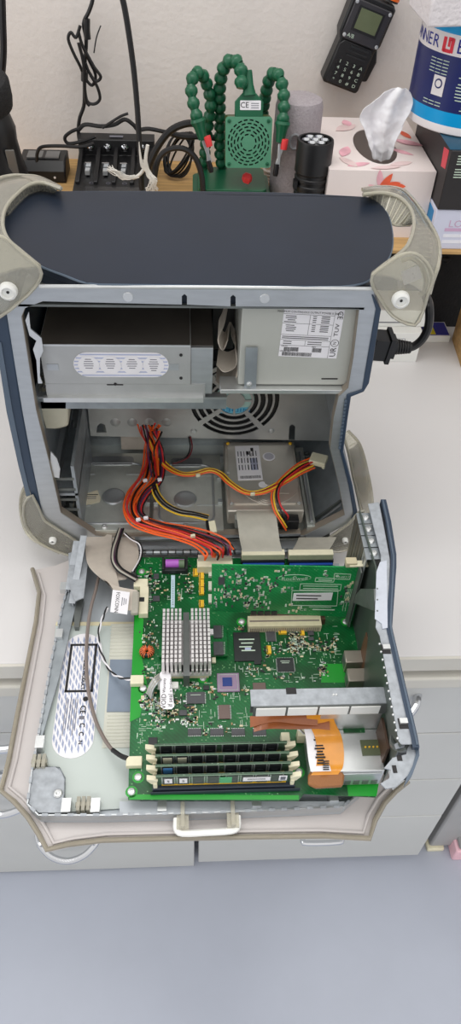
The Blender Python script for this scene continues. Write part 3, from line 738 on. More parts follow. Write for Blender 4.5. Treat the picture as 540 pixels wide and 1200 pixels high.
# frayed white rope
b = B(); ropem = mat('white_frayed_cord', (226, 222, 214), .8, 0, .06, 100)
b.tube(PYp(.55, (173, 170), (171, 182), (170, 193), (166, 202), (158, 208), (148, 207)), .0028, ropem, 8)
for k in range(26):
    j = lambda: (random.random()-.5)
    b.tube(PYp(.545, (160+j()*6, 207+j()*4), (146+j()*6, 208+j()*6, -.004), (137+j()*6, 203+j()*6, -.006*random.random()), (129+j()*8, 197+j()*9)), .0005, ropem, 4, smooth=3)
for k in range(40):
    b.tube(PYp(.545, (170+j()*5, 190+j()*8), (174+j()*6, 203+j()*5), (180+j()*9, 212+j()*6, -.004), (178+j()*16, 224+j()*8)), .0005, ropem, 4, smooth=3)
for k in range(10):
    b.tube(PYp(.545, (163, 168+j()*4), (164+j()*2, 180), (167+j()*4, 195), (174, 204)), .0006, ropem, 4, smooth=3)
tag(b.build('frayed_rope'), 'frayed white cord lying over the battery charger', 'cord')
# small black box with display
sx0, sy0 = PZ(25, 214, SZ); sx1, _ = PZ(78, 216, SZ)
zb = PY(25, 190, sy0+.03)[1]
sb = thing('panel_meter', 'small black box with a grey display beside the charger', 'meter')
b = B(); b.prism([(sy0, SZ), (sy0, SZ+.02), (sy0+.012, SZ+.034), (sy0+.06, SZ+.036), (sy0+.062, SZ)], 'x', sx0, sx1, black); b.build('meter_case', sb, .003)
b = B(); b.box(sx0+.012, sx1-.012, sy0+.018, sy0+.048, SZ+.035, SZ+.0372, mat('grey_lcd', (104, 104, 104), .35)); b.box((sx0+sx1)/2-.001, (sx0+sx1)/2+.004, sy0+.016, sy0+.05, SZ+.0372, SZ+.0376, black); b.build('display', sb)
b = B(); b.lathe([(.002, 0), (.002, .0006), (0, .0006)], ((sx0+sx1)/2+.02, sy0-.0, SZ+.01), white, (0, -1, 0), 10); b.build('indicator', sb)
# padded device at the left edge
dy = .60
dv = thing('padded_device', 'black device with a round foam pad on top, cut off by the left edge', 'device')
c = PV(-12, 150, 1, dy); s = (PV(10, 150, 1, dy)-PV(0, 150, 1, dy)).length/10
b = B()
zs = [(214, 37), (200, 36), (185, 32), (165, 29.5), (150, 30), (135, 26), (122, 19)]
prof = []
for v, r_ in zs: prof.append((r_*s, PY(-12, v, dy)[1]))
prof[0] = (prof[0][0], SZ)
b.lathe([(prof[0][0], 0)]+[(r_, h-SZ) for r_, h in prof[1:]]+[(0, prof[-1][1]-SZ)], (c.x, dy, SZ), black, n=12); b.build('device_body', dv, ang=60)
b = B(); zt_ = PY(-12, 118, dy)[1]; b.lathe([(22*s, -.012), (31*s, -.006), (32*s, .005), (31.5*s, .03), (28*s, .037), (0, .038)], (c.x, dy, zt_), foam, (.05, -.35, 1), n=32); b.build('foam_pad', dv)
b = B(); b.bar((c.x+27*s, dy-.028, SZ+.02), (c.x+24*s, dy-.032, SZ+.1), .014, .004, mat('grey_gloss_panel', (96, 94, 90), .25), (0, 1, 0)); b.build('side_panel', dv, .001)
# woven tan bag seen through the left handle
tan = mat('tan_wicker', (206, 152, 90), .7, 0, .25, 60, .5, 120)
bx_, by_ = PZ(2, 282, SZ+.0); 
b = B(); b.prism(rrect(bx_-.06, bx_+.012, SZ, SZ+.06, .015), 'y', .47, .53, tan)
for k in range(8): b.tube([(bx_-.06, .469, SZ+.006+k*.007), (bx_+.012, .469, SZ+.006+k*.007)], .0018, tan, 6, smooth=0)
tag(b.build('wicker_basket', bevel=.004), 'small tan wicker basket seen through the left handle of the computer', 'basket')

# ================================================================== the computer
PC = thing('desktop_computer', 'opened grey and clear plastic tower computer with its side door folded down on the bench', 'computer')
W0, W1 = 0.0, .20                                  # front (open side) and rear side planes
P0 = lambda u, v: PY(u, v, 0.0)
# steel ring of the opening
outer = [P0(*q) for q in ((45, 334), (437, 337), (441, 362), (431, 418), (425, 457), (409, 462), (403, 490), (399, 528), (409, 568), (416, 603), (410, 612), (363, 637), (358, 628))]
outer += [P0(*q) for q in ((120, 634), (103, 641), (58, 613), (50, 603), (37, 540), (26, 480), (8, 369), (10, 362))]
inner = [P0(*q) for q in ((50, 353), (213, 357), (213, 347), (216, 344.5), (219, 347), (219, 357), (270, 359), (270, 348), (273, 345.5), (276, 348), (276, 359), (421, 362), (414, 420), (408, 455), (397, 465), (391, 490), (387, 526), (397, 568), (404, 604), (352, 630), (352, 626))]
inner += [P0(*q) for q in ((125, 630), (112, 628), (71, 601), (57, 540), (42, 480), (25, 371), (29, 361))]
b = B(); b.prism(outer, 'y', 0, .0016, steel, [inner]); b.build('opening_frame', PC)
lipbrown = mat('brown_grey_lip', (150, 140, 128), .45, .4, .1, 30)
b = B()                                            # inward flanges of the ring
for i in range(len(inner)):
    a, c = inner[i], inner[(i+1) % len(inner)]
    if i < 11: 
        if i in (0, 5, 10): b.bar((a[0], .009, a[1]), (c[0], .009, c[1]), .0012, .015, steel, (0, 1, 0))
        continue
    b.bar((a[0], .006, a[1]), (c[0], .006, c[1]), .0012, .010, lipbrown, (0, 1, 0))
b.build('frame_flange', PC)
b = B(); b.tube([PV(46, 335.5, 1, .001), PV(240, 336.5, 1, .001), PV(436, 338.5, 1, .001)], .0019, steel_bright, 8, smooth=0); b.build('highlight_edge', PC)  # bright tube added as the highlight along the top bar
b = B(); 
for u, v in ((150, 348), (310, 350)): b.lathe([(.0052, 0), (.0048, .0008), (0, .001)], PV(u, v, 1, 0), steel_bright, (0, -1, 0), 18)
b.build('frame_rivets', PC)
# spring latch plate at the left inside edge
b = B()
pl = [P0(*q) for q in ((33, 368), (35, 388), (48, 399), (50, 414), (46, 423), (46, 444), (49, 452), (44, 452), (42, 425), (38, 412), (42, 402), (34, 396), (29, 378))]
b.prism(pl, 'y', .004, .006, steel_bright); 
pl = [P0(*q) for q in ((59, 532), (66, 540), (70, 552), (69, 563), (63, 562), (62, 572), (58, 552))]
b.prism(pl, 'y', .004, .006, steel_bright); b.build('latch_spring', PC)
# outer skins
zt = .372
b = B(); fb = [P0(*q) for q in ((8, 366), (26, 480), (37, 540), (50, 603), (47, 606), (36, 580), (22, 530), (9, 470), (-7, 372), (-5, 360))]
b.prism(fb, 'y', -.001, W1+.006, navy_edge); b.build('front_bezel', PC, .0015)
b = B(); fb2 = [P0(*q) for q in ((17, 480), (30, 545), (38, 580), (33, 580), (24, 545), (10, 480), (-2, 400), (4, 400))]
b.prism([(p[0]-.002, p[1]) for p in fb2], 'y', -.0022, -.001, hull); b.build('bezel_seam', PC)
rp_o = [P0(*q) for q in ((437, 345), (446, 362), (437, 420), (432, 448), (426, 458), (411, 464), (407, 490), (402, 528), (413, 568), (419, 602), (412, 612))]
rp_i = [P0(*q) for q in ((409, 612), (414, 602), (408, 568), (398, 528), (402, 490), (406, 462), (424, 456), (430, 420), (440, 362), (435, 345))]
b = B(); b.prism(rp_o+rp_i, 'y', -.002, W1+.006, navy_edge); b.build('rear_panel', PC, .001)
b = B()
for i in range(14):
    u, v = 405-i*.55, 470+i*4.2
    p = PV(u, v, 1, -.002); b.obox(p, (.0012, 0, 0), (0, .0012, 0), (0, 0, .0016), hull)
b.build('rear_edge_ribs', PC)
b = B(); b.prism([( -.19, .03), (.2, .03), (.19, .3), (.195, .372), (-.17, .372), (-.185, .3)], 'y', W1, W1+.006, navy_edge); b.build('far_side_panel', PC)
b = B(); b.prism([(-.175, .012), (.2, .012), (.18, .18), (.17, .24), (.185, .37), (-.17, .37)], 'y', W1-.004, W1, steel_blue); b.build('far_side_chassis', PC)
rcp = [P0(*q) for q in ((436, 350), (429, 420), (424, 455), (408, 462), (398, 528), (408, 568), (415, 602), (409, 612), (363, 636), (363, 633), (407, 609), (412, 602), (405, 568), (395, 528), (405, 460), (421, 453), (426, 420), (433, 350))]
b = B(); b.prism(rcp, 'y', .002, W1-.004, steel_blue); b.build('rear_chassis', PC)
# top
topo = [PZ(*q, .389) for q in ((75, 224), (150, 224), (300, 225), (415, 230), (438, 233), (450, 244), (457, 258), (460, 280), (456, 300), (440, 320), (415, 333), (330, 336), (200, 336), (115, 333), (75, 321), (45, 309), (23, 294), (9, 276), (4, 255), (12, 236), (32, 224))]
topo = [(p.x, max(.0018, p.y)) for p in smoothline([Vector((q[0], q[1], 0)) for q in topo], 4, True)]
b = B(); b.prism(topo, 'z', .380, .389, navy); b.build('top_panel', PC, .003)
b = B(); mid = [(x*.985+.0003, max(.004, (y-.1)*.97+.1)) for x, y in topo]; b.prism(mid, 'z', .366, .380, navy); b.build('top_underlay', PC)
lipm = mat('grey_lip_plastic', (150, 148, 140), .4)
b = B(); b.tube([(x, y+.0, .3875) for x, y in topo[::2]], .0014, hull, 6, closed=True, smooth=2); b.build('top_rim', PC)
b = B(); b.box(-.165, .178, .0, W1, .364, .3665, steel_dark); b.build('roof_plate', PC)
# handles
def strap(hi, lo, zh, zl, nm, ribs=True):
    """clear plastic carrying strap lofted between its upper and lower edge lines"""
    if zh is None:
        H = smoothline([PV(u, v, 1, y_) for u, v, y_ in hi], 4); L = smoothline([PV(u, v, 1, y_) for u, v, y_ in lo], 4)
    else:
      H = smoothline([Vector((*PZ(u, v, z_), z_)) for u, v, z_ in [(q[0], q[1], q[2] if len(q) > 2 else zh) for q in hi]], 4)
      L = smoothline([Vector((*PZ(u, v, z_), z_)) for u, v, z_ in [(q[0], q[1], q[2] if len(q) > 2 else zl) for q in lo]], 4)
    b = B(); N = len(H); vs = []
    for i in range(N):
        for t in (0, .3, .7, 1):
            bulge = .25*t*(1-t)*(L[i]-H[i]).length
            vs.append(H[i].lerp(L[i], t)+Vector((0, 0, bulge)))
    b.add(vs, [(i*4+k, i*4+k+1, i*4+k+5, i*4+k+4) for i in range(N-1) for k in range(3)], clearp)
    o = b.build(nm, PC, ang=60); md = o.modifiers.new('solid', 'SOLIDIFY'); md.thickness = .003; md.offset = -1
    r = B(); r.tube(H, .0022, clearf, 8, smooth=0); r.build('strap_rim', o)
    r = B(); r.tube(L, .0022, clearf, 8, smooth=0); r.build('strap_rim', o)
    if ribs:
        r = B()
        for i in range(3, N-8, 1):
            a, c = H[i].lerp(L[i], .25), H[i].lerp(L[i], .75); r.bar(a+Vector((0, 0, -.001)), c+Vector((0, 0, -.001)), .0012, .0012, clearf)
        r.build('grip_ribs', o)
    return o
def plate(b, quads, y, th, m):
    b.prism([PY(u, v, y) for u, v in quads], 'y', y, y+th, m)
def endplate(hd, poly, y, capuv, capr):
    b = B(); plate(b, poly, y, .003, clearp); b.build('end_plate', hd)
    r = [PY(*q, y) for q in poly]; b = B(); b.tube([(p[0], y-.0005, p[1]) for p in r], .0017, clearf, 8, closed=True, smooth=2); b.build('plate_rim', hd)
    b = B(); p = PV(*capuv, 1, y); b.lathe([(capr, 0), (capr*.92, .005), (capr*.65, .0065), (capr*.6, .004), (0, .004)], p, whitep, (0, -1, 0), 24); b.lathe([(.0015, .0), (.0015, .0045), (0, .0045)], p, ink, (0, -1, 0), 8); b.build('screw_cap', hd)
hd = strap([(425, 228), (445, 226), (466, 230), (480, 243), (485, 262), (479, 285), (466, 299), (452, 309), (437, 321)],
           [(424, 222), (445, 219), (470, 222), (487, 238), (503, 261), (514, 284), (514, 308), (507, 330, .37), (503, 345, .36)], .402, .385, 'carry_handle')
endplate(hd, ((436, 322), (452, 310), (466, 300), (480, 296), (492, 300), (503, 313), (507, 328), (502, 342), (495, 366), (486, 381), (467, 375), (455, 365), (444, 348), (437, 336)), -.004, (469, 350), .009)
b = B(); p = PV(482, 322, 1, -.002); b.obox(p, (.008, 0, .004), (0, .0005, 0), (-.003, 0, .007), white); b.build('foam_pad', hd)
b = B(); b.tube([PV(u, v, 1, -.001) for u, v in ((470, 306), (482, 303), (493, 312), (499, 328), (496, 343), (491, 346))], .0022, clearf, 8); b.build('inner_rib', hd)
def inner_band(hd, hi, lo, zh, zl):
    H = smoothline([Vector((*PZ(u, v, zh), zh)) for u, v in hi], 5); L = smoothline([Vector((*PZ(u, v, zl), zl)) for u, v in lo], 5); b = B(); n = len(H); vs = []
    for p, q in zip(H, L): vs += [p, q]
    b.add(vs, [(i*2, i*2+1, i*2+3, i*2+2) for i in range(n-1)], clearp)
    o = b.build('inner_band', hd); md = o.modifiers.new('solid', 'SOLIDIFY'); md.thickness = .002
    b = B(); b.tube(L, .0014, clearf, 6, smooth=0)
    for i in range(2, n-1, 2): b.bar(H[i], L[i], .0014, .0014, clearf)
    b.build('band_ribs', hd)
inner_band(hd, [(430, 227), (446, 226), (466, 230), (480, 243), (485, 262)], [(432, 232), (444, 242), (454, 258), (464, 264), (481, 264)], .401, .385)
hd = strap([(72, 221), (50, 214), (33, 217), (19, 228), (7, 243), (3, 262), (9, 280), (23, 293), (46, 312)],
           [(70, 219), (46, 208), (30, 206), (12, 206), (-6, 212), (-26, 235), (-34, 262), (-36, 300, .37), (-30, 335, .36)], .402, .385, 'carry_handle')
inner_band(hd, [(68, 221), (50, 214), (33, 217), (19, 228), (7, 243)], [(64, 226), (48, 224), (34, 228), (20, 240), (8, 254)], .401, .388)
endplate(hd, ((46, 313), (23, 294), (9, 281), (-4, 276), (-25, 292), (-28, 330), (-12, 362), (0, 371), (25, 352), (37, 341), (47, 327)), -.004, (10, 340), .009)
hd = strap([(38, 562, .11), (36, 582, .075), (42, 605, .04), (54, 624, .012), (82, 641, .0)],
           [(35, 560, .115), (25, 580, .085), (25, 605, .045), (36, 630, .012), (70, 648, .0)], None, None, 'foot_handle')
endplate(hd, ((50, 606), (38, 580), (28, 592), (30, 615), (45, 635), (70, 647), (100, 655), (101, 642), (58, 614)), -.003, (62, 632), .005)
hd = strap([(402, 510, .19), (408, 530, .16), (414, 560, .1), (420, 585, .04), (424, 604, .004)],
           [(408, 505, .195), (422, 522, .17), (431, 555, .11), (436, 588, .045), (432, 620, .0)], None, None, 'foot_handle')
endplate(hd, ((416, 604), (426, 598), (431, 618), (420, 638), (398, 646), (376, 646), (372, 640), (408, 614)), -.003, (404, 632), .004)
# four small steel feet carry the case on the bench
b = B()
for x in (-.14, .16):
    for y in (.02, .18): b.lathe([(.009, 0), (.010, .004), (.009, .042)], (x, y, BZ), blackrub, n=16)
b.build('rubber_feet', PC)
# floor of the case
b = B(); b.prism([(-.172, W0+.004), (.19, W0+.004), (.195, W1-.004), (-.175, W1-.004)], 'z', .011, .0135, steel_tray); b.build('case_floor', PC)
b = B(); b.box(-.172, -.168, .004, W1-.006, .0135, .24, steel_blue)
for zz in (.05, .07, .09, .11):
    b.box(-.168, -.162, .02, .18, zz, zz+.006, steel)
b.build('front_inner_wall', PC)
b = B(); z0_ = .155
b.prism([PY(*q, .03) for q in ((42, 468), (80, 468), (80, 500), (70, 503), (52, 502))], 'y', .03, .1, mat('beige_plastic_duct', (192, 188, 170), .5)); b.build('speaker_duct', PC, .003)
b = B(); b.box(-.162, -.138, .012, .14, .09, .094, steel_blue); b.box(-.142, -.138, .012, .15, .03, .14, steel_blue)
for i in range(5): b.box(-.162, -.140, .0115, .013, .045+i*.018, .049+i*.018, steel_dark)
b.build('front_bracket', PC)
# drive bay
bz0, bz1 = .238, .307
bx0, bx1 = -.157, .003; bxe = .028
b = B(); b.box(bx0, bx1+.001, .02, .19, bz0+.018, bz1, bay_steel); b.build('drive_bay', PC, .0008)
bay = bpy.data.objects['drive_bay']
b = B(); b.box(bx0+.001, bx1, .0215, .1895, bz1, bz1+.0006, bay_shaded); b.box(bx1+.001, bxe, .026, .19, bz1-.004, bz1-.0034, bay_shaded); b.build('bay_cover', bay)
b = B(); b.box(bx1+.001, bxe, .022, .186, bz0+.004, bz1-.004, steel); b.build('bay_end_block', bay, .0005)
b = B(); b.box(bx0, bxe-.008, .0205, .05, bz0, bz0+.018, bay_steel); b.box(bx0-.004, bxe-.01, .016, .021, bz0-.004, bz0+.002, steel_bright); b.build('bay_lower_rail', bay)
b = B(); b.box(-.17, .045, .03, .036, .214, .231, steel_blue); b.box(-.17, .045, .026, .036, .231, .234, steel); b.build('cross_rail', PC)
b = B(); p0 = PV(50, 404, 1, .0195)
b.box(bx0, bx1, .0194, .0202, bz1-.0012, bz1+.0008, steel_bright)
for (u, v) in ((52, 453), (135, 450), (212, 443), (212, 416)): b.lathe([(.0018, 0), (.0018, .0006), (0, .0006)], PV(u, v, 1, .0199), ink, (0, -1, 0), 12)
p = PV(135, 453, 1, .0199); b.box(p.x-.009, p.x+.009, .0194, .02, p.z+.002, p.z+.003, ink)
for u in (62, 203): 
    p = PV(u, 430, 1, .0199); b.box(p.x-.006, p.x+.006, .0193, .02, p.z-.004, p.z+.004, steel)
b.build('bay_details', bay)
# bay label with four white discs
lx0, lz1 = PY(84, 411, .0199); lx1, lz0 = PY(198, 443, .0199)
lilac_stripe = mat('lilac_stripe_print', (176, 184, 214), .5)
b = B(); cz = (lz0+lz1)/2; hh = .0158
b.prism(rrect(lx0, lx1, cz-hh, cz+hh, hh-.0002, 8), 'y', .0191, .0199, white)
for k in range(7):
    zz = cz-hh+.0024+k*(2*hh-.0048)/6; wdt = math.sqrt(max(0, hh**2-(zz-cz)**2))
    b.box(lx0+hh-wdt+.0006, lx1-hh+wdt-.0006, .0188, .0191, zz-.0007, zz+.0007, lilac_stripe)
for k in range(4):
    cx = lx0+hh+.0005+k*(lx1-lx0-2*hh-.001)/3
    b.prism(circ(cx, cz, min(.0150, (lx1-lx0-2*hh-.001)/6-.0001), 28), 'y', .0185, .0188, white)
    for j in range(5 if k != 3 else 6):
        w = (.004, .0055, .006, .0052, .004, .003)[j]*(.8+.2*random.random())
        if k == 0 and j > 4: continue
        b.box(cx-w, cx+w, .0183, .0185, cz+.0072-j*.0028, cz+.0080-j*.0028, greyink)
b.build('warning_label', bay)
# ribbon cables folded beside the bay
for (pts, w) in (([(266, 352, .09), (262, 372, .06), (256, 388, .04), (262, 400, .05), (268, 388, .06)], .020), ([(270, 384, .09), (276, 400, .06), (276, 418, .05), (264, 424, .04), (255, 416, .05)], .022),
                 ([(276, 405, .08), (278, 422, .05), (274, 436, .045), (262, 440, .05), (254, 434, .06)], .024)):
    b = B(); P3 = [Vector((PY(u, v, y)[0], y, PY(u, v, y)[1])) for u, v, y in pts]; b.ribbon(P3, [(0, w*1.6, 0), (0.004, w*1.6, .003)], .0012, beige_ribbon); b.build('drive_ribbon_cable', PC)
b = B(); b.box(.03, .055, .1, .19, .25, .36, black); b.build('bay_gap_dark_block', PC)  # black block standing in for the dark gap between bay and supply
# power supply
px0, px1, pz0, pz1 = .056, .184, .262, .360
b = B(); b.box(px0, px1, .012, .185, pz0, pz1, psu_m); ps = b.build('power_supply', PC, .0012)
b = B(); b.box(px0-.02, px1+.002, .004, .03, pz0-.0065, pz0-.001, steel_bright); b.build('supply_shelf', ps, .0006)
b = B(); b.prism([PY(*q, .008) for q in ((288, 408), (302, 408), (300, 455), (286, 455))], 'y', .008, .0105, steel_blue); screw(b, PV(292, 450, 1, .008), (0, -1, 0), .0034); b.build('supply_bracket', ps)
b = B(); q = PV(385, 444, 1, .0115); b.box(q.x-.008, q.x+.01, .0112, .012, q.z-.0006, q.z+.0006, ink); b.build('supply_slot', ps)
b = B(); ly = .0118
lab = [PY(*q, ly) for q in ((333, 362), (404, 363), (394, 420), (326, 417))]
b.prism(lab, 'y', ly-.0004, ly, white)
Lx = Vector((lab[1][0]-lab[0][0], 0, lab[1][1]-lab[0][1])); o_ = Vector((lab[3][0], ly-.0005, lab[3][1])); LX = Lx.copy(); LY = Vector((lab[0][0]-lab[3][0], 0, lab[0][1]-lab[3][1]))
LX = Vector((lab[2][0]-lab[3][0], 0, lab[2][1]-lab[3][1]))
def LP(a, c): return o_+LX*a+LY*c
def lbar(a, c, w, h, m=ink): b.obox(LP(a, c), LX*w/2, Vector((0, .00008, 0)), LY*h/2, m)
xd, yd = LX.normalized(), LY.normalized()
b.text('MAXIMUM CONTINUOUS OUTPUT POWER IS 208W', LP(.42, .955), LX, LY, .0033, ink, .86)
for c_ in (.91, .72, .48, .37, .25): lbar(.42, c_, .84, .005)
for a_, c0_, c1_ in ((.84, .0, 1), (.44, .48, .91), (.42, .25, .37)): lbar(a_, (c0_+c1_)/2, .004, c1_-c0_)
random.seed(3)
for c_ in (.87, .83, .79, .75, .68, .64, .6, .56):
    lbar(.12+.03*random.random(), c_, .12+.1*random.random(), .014)
    lbar(.52, c_+.01, .06, .014); lbar(.70, c_+.01, .14, .016)
for c_ in (.44, .405): lbar(.41, c_, .78, .014)
for c_ in (.335, .29): lbar(.12, c_, .14, .014); lbar(.58, c_, .24, .014)
for a_ in range(22): lbar(.08+a_*.0115, .165, .004+.004*random.random(), .09)
for a_ in range(14): lbar(.56+a_*.0115, .165, .004+.004*random.random(), .09)
for a_ in range(42): lbar(.06+a_*.012, .06, .004+.004*random.random(), .08)
b.text('DATE', LP(.08, .235), LX, LY, .0026, ink); b.text('REV', LP(.58, .235), LX, LY, .0026, ink)
b.text('SERIAL NO', LP(.1, .12), LX, LY, .0024, ink)
RX, RY = LY, -LX
b.text('CE', LP(.925, .93), -LY, LX, .008, ink); b.text('TUV', LP(.915, .62), RX, RY, .0062, ink, 1.3)
c_ = LP(.92, .34); b.tube([c_+xd*.0042*math.cos(a)+yd*.0042*math.sin(a) for a in [k*math.pi/8 for k in range(16)]], .0003, ink, 4, closed=True, smooth=0); b.text('N', c_, RX, RY, .005, ink)
b.text('UR', LP(.92, .14), RX, RY, .009, ink, 1)
b.build('rating_label', ps)
# fan plate : vertical sheet at the far half of the case
fy = .15
fcx, fcz = PY(275, 470, fy); R1 = (PY(329, 470, fy)[0]-PY(222, 470, fy)[0])/2
pl = [PY(*q, fy) for q in ((103, 478), (216, 476), (218, 440), (405, 440), (399, 517), (106, 511))]
holes = []
rings = [(.036, .92, (35, 145, 215, 325)), ]
def arcslot(r0, r1, a0, a1):
    n = 9
    return [(fcx+r1*math.cos(math.radians(a0+(a1-a0)*k/n)), fcz+r1*math.sin(math.radians(a0+(a1-a0)*k/n))) for k in range(n+1)]+[(fcx+r0*math.cos(math.radians(a1+(a0-a1)*k/n)), fcz+r0*math.sin(math.radians(a1+(a0-a1)*k/n))) for k in range(n+1)]
for r0, r1 in ((.0357, .0425), (.0455, .0522), (.0552, .0612)):
    for a in (40, 130, 220, 310):
        g = 5 if r0 < .05 else 4
        a0, a1 = a+g, a+90-g
        r1_ = r1
        holes.append(arcslot(r0*R1/.0625, r1_*R1/.0625, a0, a1))
for a in (40, 130, 220, 310):
    holes.append(arcslot(.0262*R1/.0625, .0325*R1/.0625, a+7, a+83))
for a in (0, 90, 180, 270): holes.append(arcslot(.0138*R1/.0625, .0232*R1/.0625, a+4, a+86))
notch = [PY(*q, fy) for q in ((113, 507), (114, 499), (118, 496), (123, 498), (125, 507))]
holes.append(notch)
notch = [PY(*q, fy) for q in ((338, 516), (339, 500), (342, 497), (346, 500), (345, 516))]
holes.append(notch)
b = B(); b.prism(pl, 'y', fy, fy+.0016, bay_steel, holes); fp = b.build('fan_plate', PC)
b = B(); 
for u, v in ((227, 505), (318, 505)): screw(b, PV(u, v, 1, fy), (0, -1, 0), .0042)
for u in (135, 155, 175, 195): b.lathe([(.007, 0), (.006, .0006), (0, .0006)], PV(u, 495, 1, fy), bay_steel, (0, -1, 0), 20)
b.build('plate_screws', fp)
b = B(); b.box(fcx-.062, fcx+.062, fy+.004, fy+.03, fcz-.062, fcz+.062, black)
fn = b.build('cooling_fan', PC)
b = B(); b.lathe([(.027, 0), (.027, .002), (0, .002)], (fcx, fy+.0045, fcz), mat('aqua_fan_label', (178, 210, 202), .4), (0, -1, 0), 40)
b.box(fcx-.019, fcx+.019, fy+.0020, fy+.0024, fcz-.0225, fcz-.0125, mat('pale_blue_band', (120, 200, 226), .4)); b.text('NIDEC', (fcx, fy+.0018, fcz-.0165), (-1, 0, 0), (0, 0, -1), .009, cyan2, 1.7); 
b.build('hub_label', fn)
# drive trays and hard drive
def tray(name, uv, cen, extra=None):
    x0, x1, y0, y1 = uv; z = .0155
    b = B(); b.box(x0, x1, y0, y1, z-.001, z+.014, steel_tray)
    zt = z+.0142
    rg = rrect(x0+.008, x1-.012, y0+.012, y1-.022, .014, 4)
    b.tube([(p[0], p[1], zt) for p in rg], .0018, steel, 6, closed=True, smooth=1)
    b.prism(rrect(x0+.022, x1-.026, y1-.026, y1-.008, .006, 3), 'z', zt-.001, zt+.0012, steel)
    b.lathe([(.016, 0), (.0145, .0022), (.012, .003), (.006, .0034), (0, .0035)], (cen[0], cen[1], zt), steel, n=32)
    for yy in (y0+.045, y1-.045): b.box(x0+.006, x0+.03, yy-.0005, yy+.0005, zt, zt+.0008, steel); b.box(x1-.035, x1-.006, yy-.0005, yy+.0005, zt, zt+.0008, steel)
    for i in range(12): b.box((x0+x1)/2-.02+i*.0034, (x0+x1)/2-.0185+i*.0034, y1-.02, y1-.017, zt+.0008, zt+.0012, steel)
    t = b.build(name, PC, .0008)
    s = B(); screw(s, ((x0+x1)/2-.004, y0+.006, zt), (0, 0, 1), .004)
    for xx in (x0+.003, x1-.003):
        for yy in (y0+.05, y1-.05): s.box(xx-.003, xx+.003, yy-.003, yy+.003, zt, zt+.004, steel)
    s.build('tray_screws', t)
    return t
TZ = .0297
trA = tray('drive_tray', (-.161, -.052, .008, .160), PZ(133, 582, TZ))
trB = tray('drive_tray', (-.047, .047, .008, .156), PZ(217, 585, TZ))
b = B(); b.prism([PZ(*q, TZ+.001) for q in ((84, 584), (114, 574), (118, 583), (117, 588), (86, 595))], 'z', TZ+.0004, TZ+.0009, mat('paper_tag', (232, 224, 198), .6))
c = PZ(91, 588, TZ+.001); b.lathe([(.0045, 0), (.0045, .0003), (0, .0003)], (*c, TZ+.0009), brownw, n=16); b.lathe([(.0028, 0), (.0028, .0003), (0, .0003)], (*c, TZ+.0012), gold, n=16)
c = PZ(107, 580, TZ+.001); b.box(c[0]-.007, c[0]+.009, c[1], c[1]+.0014, TZ+.0009, TZ+.0011, ink)
for k in range(3): b.box(c[0]-.006, c[0]+.007, c[1]-.003-k*.0022, c[1]-.0022-k*.0022, TZ+.0009, TZ+.0011, greyink)
b.build('paper_sticker', trA)
# hard drive
hx, hy = .0515, .008
hdm = mat('hard_drive_casting', (196, 190, 180), .36, .6, .12, 30, .08, 120); hdm2 = mat('hard_drive_cover', (210, 205, 196), .34, .6, .1, 20)
b = B(); b.box(hx, hx+.1016, hy+.008, hy+.147, .031, .056, hdm); hdd = b.build('hard_drive', PC, .002)
b = B(); b.prism(rrect(hx+.005, hx+.0966, hy+.02, hy+.142, .008), 'z', .056, .0582, hdm2)
b.prism(circ(hx+.058, hy+.058, .040, 40), 'z', .0582, .059, hdm2)
for r_ in (.006, .009, .012, .0145): b.tube([(hx+.052+math.cos(a)*r_, hy+.03+math.sin(a)*r_, .0592) for a in [k*math.pi/10 for k in range(20)]], .0004, hdm, 4, closed=True, smooth=0)
b.lathe([(.006, 0), (.0055, .0008), (0, .0008)], (hx+.058, hy+.058, .059), hdm2, n=24)
b.build('drive_cover', hdd)
b = B()
for x, y in ((.006, .02), (.0956, .02), (.006, .14), (.0956, .14), (.004, .08)): screw(b, (hx+x, hy+y, .0575), (0, 0, 1), .0026, gold if y > .1 else steel_bright)
b.build('cover_screws', hdd)
q4 = [PZ(*q, .0592) for q in ((275, 523), (303, 522), (308, 562), (279, 563))]
b = B(); b.prism(q4, 'z', .0588, .0594, white); o_ = Vector((*q4[3], .0595)); LX = Vector((q4[2][0]-q4[3][0], q4[2][1]-q4[3][1], 0)); LY = Vector((q4[0][0]-q4[3][0], q4[0][1]-q4[3][1], 0))
def lb2(a, c_, w, h, m=greyink): b.obox(LP(a, c_), LX*w/2, LY*h/2, Vector((0, 0, .00008)), m)
for i in range(7):
    for j in range(3):
        if random.random() < .85: lb2(.1+.125*i, .36+.2*j, .03+.02*random.random(), .15, ink if random.random() < .4 else greyink)
for i in range(30): lb2(.1+i*.028, .08, .009+.009*random.random(), .075, ink)
lb2(.72, .45, .3, .35, mat('bluish_print', (170, 174, 196), .5)); lb2(.5, .78, .12, .1, ink); lb2(.7, .88, .12, .1, ink)
b.text('UL', LP(.68, .72), -LY, LX, .006, ink)
b.build('drive_label', hdd)
b = B(); c = PZ(315, 535, .0592); b.lathe([(.0088, 0), (.0088, .0005), (0, .0005)], (*c, .0588), white, n=28); b.lathe([(.0068, 0), (.0068, .0003), (0, .0003)], (*c, .0593), mat('lilac_grey_disc', (186, 184, 194), .5), n=24)
c = PZ(308, 568, .0592); b.lathe([(.006, 0), (.006, .0005), (0, .0005)], (*c, .0588), white, n=20)
c = PZ(331, 575, .0592); b.box(c[0]-.008, c[0]+.008, c[1]-.005, c[1]+.005, .0590, .0593, hdm2); b.build('drive_stickers', hdd)
b = B(); b.box(hx+.010, hx+.064, hy-.002, hy+.0075, .034, .05, mat('ribbon_plug_grey', (166, 168, 162), .5)); b.box(hx+.012, hx+.062, hy-.004, hy+.006, .05, .0525, mat('ribbon_plug_grey', (166, 168, 162), .5)); b.build('ribbon_plug', hdd)
